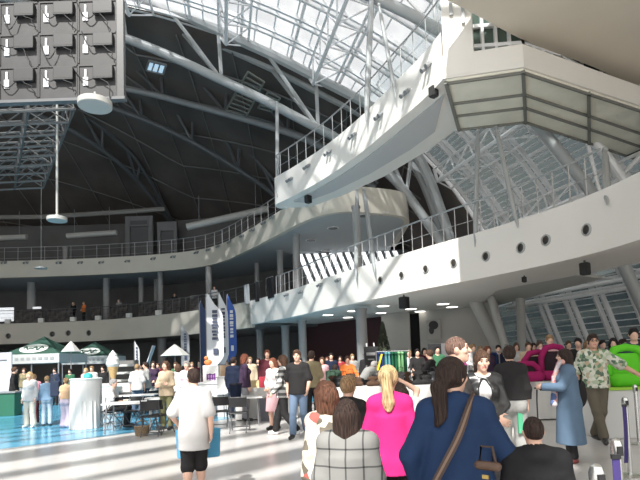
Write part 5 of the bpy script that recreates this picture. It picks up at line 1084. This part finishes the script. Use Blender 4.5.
# ice cream cone figure, striped stand, green counter
t = thing('ice_cream_sign', 'large ice cream cone figure standing on a white counter', 'sign', gz(113, 20, 1.02)); MB().lathe([(.03, 0), (.20, .62), (.21, .66)], n=16).build('cone', mat('wafer', (0.55, 0.36, 0.16), .8, var=.2, scale=20), t, True); MB().lathe([(.21, .64), (.26, .74), (.22, .88), (.23, .92), (.15, 1.06), (.16, 1.09), (.07, 1.2), (.01, 1.28)], n=18).build('ice_cream', mat('cream_white', (0.66, 0.66, 0.64), .5), t, True)
table(112, 20.2, 1.6, .7, 'white clothed counter carrying the ice cream cone figure', 0, 1.02, True)
t = thing('striped_stand', 'display stand with white and dark striped shelves', 'stand', gz(124, 21)); 
for k in range(5): MB().box((0, 0, .5+k*.30), (1.0, .4, .09)).build('shelf', M_val, t)
for sx in (-1, 1): MB().box((sx*.5, 0, .95), (.05, .42, 1.9)).build('side', M_dwall, t)
MB().box((0, .2, .95), (1.0, .03, 1.9)).build('back', M_dwall, t)
t = thing('green_counter', 'dark green counter at the left edge of the blue floor', 'counter', gz(1, 19.2)); MB().box((0, 0, .42), (1.3, .5, .84)).build('front', mat('dark_green_panel', (0.02, 0.12, 0.07), .5), t, False, None, .02); MB().box((0, 0, .86), (1.4, .6, .05)).build('top', M_dst2, t)
t = thing('white_info_panel', 'tall white panel at the left edge beside the first tent', 'panel', gz(1, 24)); MB().box((0, 0, 1.4), (1.0, .08, 2.2)).build('board', mat('panel_lilac_white', (0.55, 0.54, 0.60), .6), t); MB().box((-.05, -.05, 2.15), (.7, .03, .06)).box((-.38, -.05, 2.0), (.06, .03, .35)).build('print', M_dwall, t); MB().box((0, 0, .15), (.9, .3, .3)).build('base', M_dst2, t)
t = thing('floor_basket', 'brown wicker basket on the blue floor in front of the seated man', 'basket', gz(141, 12.4)); MB().lathe([(.14, 0), (.17, .19), (.18, .21), (.16, .20), (.13, .03)], n=20).build('basket', mat('wicker', (0.25, 0.18, 0.11), .9, var=.3, scale=30), t, True); MB().path([(-.165, 0, .2), (-.12, 0, .31), (0, 0, .36), (.12, 0, .31), (.165, 0, .2)], .014, 6).build('handle', M_card, t, True)
# yellow boxes and goods by the plum jacket
for px, Y, z, w, h, c, lb in [(256, 15.4, 0, .5, .75, (0.55, 0.50, 0.18), 'yellow box pile lower carton beside the plum jacket'), (257, 15.4, .75, .42, .35, (0.60, 0.52, 0.28), 'pale yellow carton on the lower yellow carton'), (263, 14.6, 0, .36, .62, (0.12, 0.12, 0.14), 'dark cooler box on the floor by the white counter'), (267, 15.2, .90, .45, .3, (0.50, 0.04, 0.07), 'red box on the white counter by the red vendor')]:
    carton(px, Y, z, w, h, lb, mat('carton_%d' % px, c, .7))
table(266, 15.2, 1.7, .7, 'white clothed counter of the red vendor', 0, .90, True)
t = thing('waste_bin', 'dark blue bin on the white table near the folding chairs', 'bin', gz(235, 13.8, .74)); MB().lathe([(.14, 0), (.17, .34), (.15, .34), (.12, .03)], n=16).build('bin', NAVY, t, True); MB().lathe([(.175, .32), (.175, .35)], n=16).build('rim', M_black, t)
# long white counters in the middle with goods
for i, (px, Y, w) in enumerate([(342, 13.6, 1.10), (384, 13.4, 1.02), (426, 13.2, 1.02), (468, 13.4, 1.02), (508, 13.6, .98), (548, 13.0, 1.0)]):
    table(px, Y, w, .75, ['white clothed counter behind the boy with fair hair', 'white clothed counter behind the pink jacket', 'white clothed counter left of the bald man', 'white clothed counter behind the leather jacket', 'white clothed counter behind the black jumper', 'white clothed counter with the magenta garments', 'white clothed counter behind the man in leaf print'][i], 0, .92, True, 'white clothed counters')
rr = random.Random(3); goods = [(332, 13.6), (337, 13.5), (343, 13.6), (350, 13.5), (356, 13.6), (372, 13.4), (379, 13.3), (393, 13.4), (400, 13.3), (406, 13.4), (417, 13.2), (425, 13.1), (432, 13.2), (462, 13.4), (470, 13.3), (500, 13.6), (515, 13.5)]
nm = ['standing upright', 'slumped to one side', 'with a loop handle', 'low and wide', 'with a folded flap']
where = ['at the left end of the counter behind the fair boy', 'second on the counter behind the fair boy', 'in the middle of the counter behind the fair boy', 'fourth on the counter behind the fair boy', 'at the right end of the counter behind the fair boy', 'at the left end of the counter behind the pink jacket', 'left of the middle behind the pink jacket', 'right of the pink jacket on the counter', 'above the raised arm on the counter', 'at the right end behind the raised arm', 'left on the counter beside the bald man', 'in the middle of the counter beside the bald man', 'right on the counter beside the bald man', 'on the counter just right of the bald man', 'on the counter behind the leather jacket', 'on the counter left of the black jumper', 'on the counter right of the black jumper']
for i, (px, Y) in enumerate(goods):
    t = thing('handbag', 'black bag '+where[i], 'bag', gz(px, Y+rr.uniform(-.15, .15), .92), rr.uniform(-.6, .6), 'bags on the white counters'); w, h = rr.uniform(.24, .38), rr.uniform(.16, .30); g = Solid(); g.cap([-w/2+.05, 0, .06], [w/2-.05, 0, .06], .06, None, .03); g.cap([-w/2+.07, 0, h], [w/2-.07, 0, h], .045, None, .06); g.cap([0, 0, .06], [0, 0, h], .06, .05, .05); g.minus_half([0, 0, 0.005], (0, 0, -1))
    solid_obj('bag_body', g, .022, rr.choice([B_k, M_black, B_k, cl('bag_grey', (0.10, 0.10, 0.10)), cl('bag_brown', (0.08, 0.045, 0.03))]), t); MB().path([(-w*.25, 0, h+.02), (-w*.2, 0, h+.16), (w*.2, 0, h+.16), (w*.25, 0, h+.02)], .010, 6).build('handle', M_black, t, True)
# garment rails
def garment(x, m, h, t):
    g = Solid(); g.cap([x, -.18, 1.42], [x, .18, 1.42], .045, None, .03); g.loft([(1.42, x, 0, .045, .19), (1.42-h, x, 0, .055, .24)], .03); return solid_obj('garment', g, .03, m, t)
def rail(px, Y, w, cols, label, zt=1.6, h=.75):
    t = thing('garment_rail', label, 'clothes rail', gz(px, Y)); 
    for sx in (-1, 1): MB().tube((sx*w/2, 0, 0), (sx*w/2, 0, zt), .018, 6).build('upright', M_leg, t, True); MB().tube((sx*w/2, -.25, .03), (sx*w/2, .25, .03), .018, 6).build('foot', M_leg, t, True)
    MB().tube((-w/2, 0, zt-.02), (w/2, 0, zt-.02), .016, 6).build('top_bar', M_leg, t, True)
    n = int(w/.115)
    for k in range(n):
        g = garment(0, cols[int(k*len(cols)/n)], h, t); g.location = (-w/2+.08+k*(w-.12)/n, 0, zt-1.5)
rail(393, 16.5, 1.05, [cl('ink_blue', (0.02, 0.04, 0.13)), cl('teal', (0.10, 0.28, 0.30)), cl('bottle', (0.015, 0.10, 0.05)), cl('leaf', (0.20, 0.42, 0.20)), cl('bottle', (0.015, 0.10, 0.05))], 'clothes rail of blue, teal and green garments behind the pink jacket', 1.85, .72)
rail(486, 16.0, .8, [cl('denim_blue', (0.05, 0.12, 0.22)), cl('ink_blue', (0.02, 0.04, 0.13))], 'clothes rail of blue denim behind the leather jacket', 1.72, .6)
M_mag = cl('magenta', (0.30, 0.015, 0.10)); M_gr = cl('bright_green', (0.12, 0.55, 0.03)); M_lime = cl('lime', (0.35, 0.62, 0.08))
def puffy(px, Y, z, w, h, m, label, arch_=True):
    t = thing('padded_armchair', label, 'chair', gz(px, Y, z)); g = Solid(); g.cap([-w*.36, 0, .12], [w*.36, 0, .12], .13, None, .05); g.minus_half([0, 0, 0.004], (0, 0, -1)); solid_obj('seat_cushion', g, .03, m, t)
    g = Solid(); P_ = [(-w*.45, .12, .15), (-w*.42, .14, h*.7), (-w*.25, .15, h*.95), (0, .15, h), (w*.25, .15, h*.95), (w*.42, .14, h*.7), (w*.45, .12, .15)]
    for a, b in zip(P_, P_[1:]): g.cap(a, b, .07, None, .03)
    solid_obj('back_frame', g, .03, m, t); g = Solid(); g.loft([(.15, 0, .16, w*.38, .05), (h*.85, 0, .16, w*.33, .05)], .02); solid_obj('backrest', g, .03, cl('dark_mesh', (0.03, 0.02, 0.025)) if arch_ else m, t)
puffy(527, 12.7, .92, .72, .45, M_mag, 'magenta padded seat at the left end of the counter'); puffy(540, 13.1, .92, .85, .72, M_mag, 'large magenta padded seat behind the blue coat'); puffy(556, 12.9, .92, .75, .85, M_mag, 'tall magenta padded seat right of the blue coat head')
puffy(606, 10.1, .92, .70, .55, M_gr, 'bright green padded seat right of the man in leaf print', False); puffy(630, 9.9, .92, .85, .74, M_gr, 'large bright green padded seat with an arched back at the right edge', False); 
t = thing('green_display_counter', 'white counter under the bright green seat at the right edge', 'counter', gz(624, 10.0)); MB().box((0, 0, .44), (1.5, .8, .88)).build('body', M_tab, t, False, None, .02); MB().box((0, 0, .9), (1.56, .86, .04)).build('top', M_lime, t)
# small things in the background
t = thing('dark_tree', 'dark slender fir tree beside the broad pale column', 'tree', gz(384, 23.5)); MB().tube((0, 0, 0), (0, 0, 3.1), .05, 6, .015).build('trunk', M_card, t); fol = MB(); rr = random.Random(8)
for k in range(420):
    z = rr.uniform(.4, 3.25); R = .62*(1-(z-.3)/3.1)+.05; a = rr.uniform(0, 2*PI); p = np.array([math.cos(a)*R*.3, math.sin(a)*R*.3, z+.05]); q = np.array([math.cos(a)*R, math.sin(a)*R, z-.10]); s_ = np.array([-math.sin(a), math.cos(a), .15])*.05; fol.add([p-s_*.4, p+s_*.4, q+s_, q-s_], [(0, 1, 2, 3)]); fol.add([p-np.array([0, 0, .04]), p+np.array([0, 0, .03]), q+np.array([0, 0, .05]), q-np.array([0, 0, .05])], [(0, 1, 2, 3)])
fol.build('foliage', mat('fir_green', (0.05, 0.06, 0.035), .8, var=.4, scale=6), t)
t = thing('easel_sign', 'black poster on a white easel beside the broad column', 'sign', gz(371, 17.5)); MB().bar((-.22, 0, 0), (-.12, .1, 2.15), .04).build('leg', M_tab, t); MB().bar((.28, 0, 0), (.12, .1, 2.15), .04).build('leg', M_tab, t); MB().bar((0, .5, 0), (0, .12, 2.0), .04).build('leg', M_tab, t); MB().box((0, -.01, 1.72), (.46, .03, .62)).build('board', M_black, t); MB().box((0, -.03, 1.78), (.30, .01, .10)).box((0, -.03, 1.60), (.22, .01, .04)).build('print', mat('grey_print', (0.30, 0.30, 0.30), .7), t)
t = thing('wall_poster', 'plain dark and white picture on the grey wall', 'poster', gz(435, 28.55, 2.6), -.11); MB().box((0, 0, .5), (.75, .03, 1.1)).build('sheet', mat('poster_grey', (0.36, 0.35, 0.33), .7), t); sh = MB(); sh.ball((0, -.03, .75), (.26, .02, .24), 14, 8); sh.ball((-.12, -.03, .48), (.14, .02, .22), 12, 8); sh.build('dark_shape', M_black, t)
t = thing('white_notice', 'white sheet on a stand against the grey wall', 'notice', gz(443, 21)); MB().box((0, 0, 1.85), (.42, .03, .58)).build('sheet', M_fw, t); MB().bar((0, .03, 0), (0, .03, 1.6), .04).build('post', M_leg, t)
t = thing('dark_monitor', 'dark square monitor on a stand left of the white sheet', 'screen', gz(435, 20)); MB().box((0, 0, 1.9), (.5, .06, .42)).build('panel', M_black, t, False, None, .01); MB().bar((0, .03, 0), (0, .03, 1.7), .05).build('post', M_leg, t)
t = thing('yellow_banner', 'small bright yellow banner just above the pink jacket head', 'banner', gz(379, 12.9, .92)); MB().bar((-.05, 0, .40), (.07, 0, .80), .16, .03).build('cloth', mat('yellow_cloth', (0.75, 0.62, 0.02), .7), t); MB().tube((0, 0, 0), (0, 0, .6), .012, 6).build('stick', M_leg, t)
t = thing('pink_arrow_sign', 'small pink pointed sign beside the leather jacket', 'sign', gz(461, 12.9, .92)); m = MB(); m.prism([(-.14, 0), (.14, 0), (0, .03), (0, .03)], .5, .55) if False else m.add([(-.14, 0, .45), (.14, 0, .45), (0, 0, .80), (-.14, .03, .45), (.14, .03, .45), (0, .03, .80)], [(0, 1, 2), (5, 4, 3), (0, 3, 4, 1), (1, 4, 5, 2), (2, 5, 3, 0)]); m.build('arrow', mat('hot_pink_card', (0.75, 0.10, 0.45), .6), t); MB().tube((0, .015, 0), (0, .015, .46), .012, 6).build('stick', M_leg, t)
# ---------------------------------------------------------------- things carried
J_blue = at_z
def local_thing(name, label, cat, X, Y, rz, z=0): return thing(name, label, cat, (X, Y, z), rz)
X_, = [at_y(193, 369, 6.2)[0]]
t = local_thing('shopping_bag', 'light blue shopping bag held by the man in the white T-shirt', 'bag', X_-.03, 6.2+.33, .12, .46); g = Solid(); g.loft([(.0, 0, 0, .26, .07), (.36, 0, 0, .28, .05)], .02); solid_obj('bag_body', g, .02, cl('sky_blue', (0.09, 0.32, 0.52)), t)
for sy in (-1, 1): MB().path([(-.10, sy*.04, .35), (-.07, sy*.03, .50), (.07, sy*.03, .50), (.10, sy*.04, .35)], .010, 6).build('handle', cl('sky_blue', (0.09, 0.32, 0.52)), t, True)
Xb = at_y(452, 358, 3.06)[0]; a_ = math.radians(-10)
t = local_thing('shoulder_bag', 'brown leather shoulder bag with its strap across the blue blazer', 'bag', Xb, 3.06, a_)
M_bl = mat('brown_leather', (0.10, 0.055, 0.035), .5); M_st = mat('strap_brown', (0.055, 0.032, 0.025), .6)
stp = [(.10, .12, 1.22), (.115, .06, 1.345), (.10, -.03, 1.375), (.06, -.115, 1.30), (.0, -.165, 1.16), (-.09, -.19, 1.00), (-.18, -.185, .84), (-.24, -.12, .72)]
ps = spline([np.array(p) for p in stp], .03); b = MB()
T_ = np.gradient(ps, axis=0); T_ /= np.linalg.norm(T_, axis=1)[:, None]; out = ps*np.array([1, 1, 0]); out /= np.maximum(np.linalg.norm(out, axis=1)[:, None], 1e-6); wv = np.cross(T_, out); wv /= np.linalg.norm(wv, axis=1)[:, None]
b.loop_strip([list(ps-wv*.02), list(ps+wv*.02), list(ps+wv*.02+out*.008), list(ps-wv*.02+out*.008)]); b.build('strap', M_st, t); b = MB(); b.loop_strip([list(ps-wv*.006+out*.007), list(ps+wv*.006+out*.007), list(ps+wv*.006+out*.011), list(ps-wv*.006+out*.011)]); b.build('stitched_stripe', mat('strap_light', (0.20, 0.13, 0.09), .6), t)
g = Solid(); g.cap([-.30, -.12, .50], [-.28, .10, .50], .06, None, .03); g.cap([-.30, -.10, .68], [-.28, .08, .68], .045, None, .08); solid_obj('bag_body', g, .015, M_bl, t)
t = local_thing('small_handbag', 'small brown handbag on the right arm of the blue blazer', 'bag', at_y(488, 470, 2.78)[0], 2.78, -.7, .86); g = Solid(); g.cap([-.06, 0, .05], [.06, 0, .05], .03, None, .02); g.cap([-.05, 0, .16], [.05, 0, .16], .025, None, .06); solid_obj('bag_body', g, .012, M_bl, t); MB().path([(-.045, 0, .17), (-.03, 0, .26), (.03, 0, .26), (.045, 0, .17)], .008, 6).build('handle', M_st, t, True); MB().box((0, -.035, .11), (.035, .01, .02)).build('clasp', mat('brass', (0.5, 0.36, 0.12), .3, .9), t)
Xl = at_y(565, 349, 7.7)[0]; a_ = math.radians(72)
hx, hy = Xl-math.sin(a_)*.42, 7.7+math.cos(a_)*.42
t = local_thing('walking_stick', 'dark walking stick held by the woman in the blue coat', 'walking stick', hx, hy, a_); MB().path([(0, .02, 0), (0, .01, .9), (0, 0, 1.06)], [.011, .011, .012], 8).build('shaft', M_black, t, True); MB().path([(0, -.06, 1.05), (0, -.03, 1.085), (0, .04, 1.085)], .014, 8).build('handle', M_black, t, True); MB().lathe([(.016, 0), (.016, .03)], (0, .02, 0), 8).build('tip', M_dsteel, t)
t = local_thing('dark_backpack', 'black bag hanging behind the woman in the blue coat', 'bag', Xl+.30, 7.95, .6, .78); g = Solid(); g.ell([0, 0, .17], (.13, .08, .19), None, .02); g.ell([0, 0, .32], (.10, .06, .08), None, .05); solid_obj('bag_body', g, .018, B_k, t); MB().path([(-.05, -.05, .36), (-.10, -.10, .50), (-.14, -.08, .60)], .012, 6).build('strap', M_black, t, True)
Xg = at_y(592, 334, 9.3)[0]
t = local_thing('green_pouch', 'green fabric strip bag beside the black jumper', 'bag', at_y(519, 400, 7.3)[0], 7.3, 0, .55); MB().box((0, 0, .16), (.07, .05, .42)).build('pouch', cl('pouch_green', (0.08, 0.36, 0.20)), t, False, None, .015); MB().tube((0, 0, .36), (0, 0, .52), .006, 5).build('cord', M_black, t)
t = local_thing('black_shoulder_bag', 'black shoulder bag of the person in the denim jacket', 'bag', gx(55, 15.0), 15.0, .2, .85); MB().box((0, 0, .22), (.24, .12, .44)).build('bag_body', DJ, t, False, None, .03); MB().tube((0, 0, .43), (-.1, .05, .62), .015, 5).build('strap', M_black, t)
# ---------------------------------------------------------------- barrier posts and the blue bag
M_chr = mat('brushed_steel', (0.62, 0.62, 0.60), .25, .9); M_belt = mat('violet_belt', (0.04, 0.025, 0.14), .7)
def stanchion(px, Y, label, belt=None, dx=0, h=1.0):
    t = thing('barrier_post', label, 'barrier post', gz(px, Y), 0, 'steel barrier posts'); MB().lathe([(.17, 0), (.17, .02), (.14, .035), (.04, .05)], n=24).build('base', M_chr, t, True); MB().lathe([(.03, .04), (.03, h-.10)], n=14).build('pole', M_chr, t, True)
    MB().lathe([(.036, h-.12), (.04, h-.10), (.04, h-.03), (.03, h), (.01, h+.012)], n=16).build('head', M_chr, t, True); MB().box((0, -.042, h-.065), (.035, .02, .06)).build('belt_slot', M_black, t)
    if belt:
        b = MB(); a = np.array([0, -.01, h-.065]); e = np.array(belt); n = 10; c = [a+(e-a)*u-np.array([0, 0, .05*math.sin(PI*u)]) for u in np.linspace(0, 1, n)]; b.loop_strip([[p+np.array([0, 0, -.024]) for p in c], [p+np.array([0, 0, .024]) for p in c], [p+np.array([.004, .004, .024]) for p in c], [p+np.array([.004, .004, -.024]) for p in c]]); b.build('belt', M_belt, t)
stanchion(621, 6.7, 'steel barrier post between the blue bag and the front posts'); stanchion(632, 9.0, 'steel barrier post under the outstretched hand, furthest back'); stanchion(588, 2.78, 'steel barrier post nearest the bottom edge, only its head in view'); stanchion(609, 3.55, 'steel barrier post with a violet belt hanging down, right of the nearest one')
def loose_belt(px, Y, label):
    t = thing('hanging_belt', label, 'belt', gz(px, Y, .2)); b = MB(); c = [np.array([.0-.03*u, -.02*math.sin(u*3), .70-.7*u]) for u in np.linspace(0, 1, 9)]; b.loop_strip([[p-np.array([.025, 0, 0]) for p in c], [p+np.array([.025, 0, 0]) for p in c], [p+np.array([.025, .005, 0]) for p in c], [p+np.array([-.025, .005, 0]) for p in c]]); b.build('belt', M_belt, t); MB().box((0, 0, .71), (.06, .02, .03)).build('clip', M_black, t)
loose_belt(608, 3.46, 'violet barrier belt hanging loose from the post near the bottom right'); loose_belt(620, 6.6, 'violet barrier belt hanging loose from the post beside the blue bag')
t = thing('floor_shopping_bag', 'teal and blue shopping bag standing on the floor behind the barrier posts', 'bag', gz(620, 11.0)); g = Solid(); g.loft([(0, 0, 0, .27, .10), (.48, 0, 0, .29, .07)], .02); solid_obj('bag_body', g, .025, cl('strong_blue', (0.03, 0.20, 0.45)), t); MB().box((-.20, -.06, .24), (.16, .12, .46)).build('side_panel', cl('teal_side', (0.12, 0.38, 0.42)), t, False, None, .02)
for sy in (-1, 1): MB().path([(-.1, sy*.05, .47), (-.08, sy*.04, .62), (.08, sy*.04, .62), (.1, sy*.05, .47)], .01, 6).build('handle', cl('strong_blue', (0.03, 0.20, 0.45)), t, True)
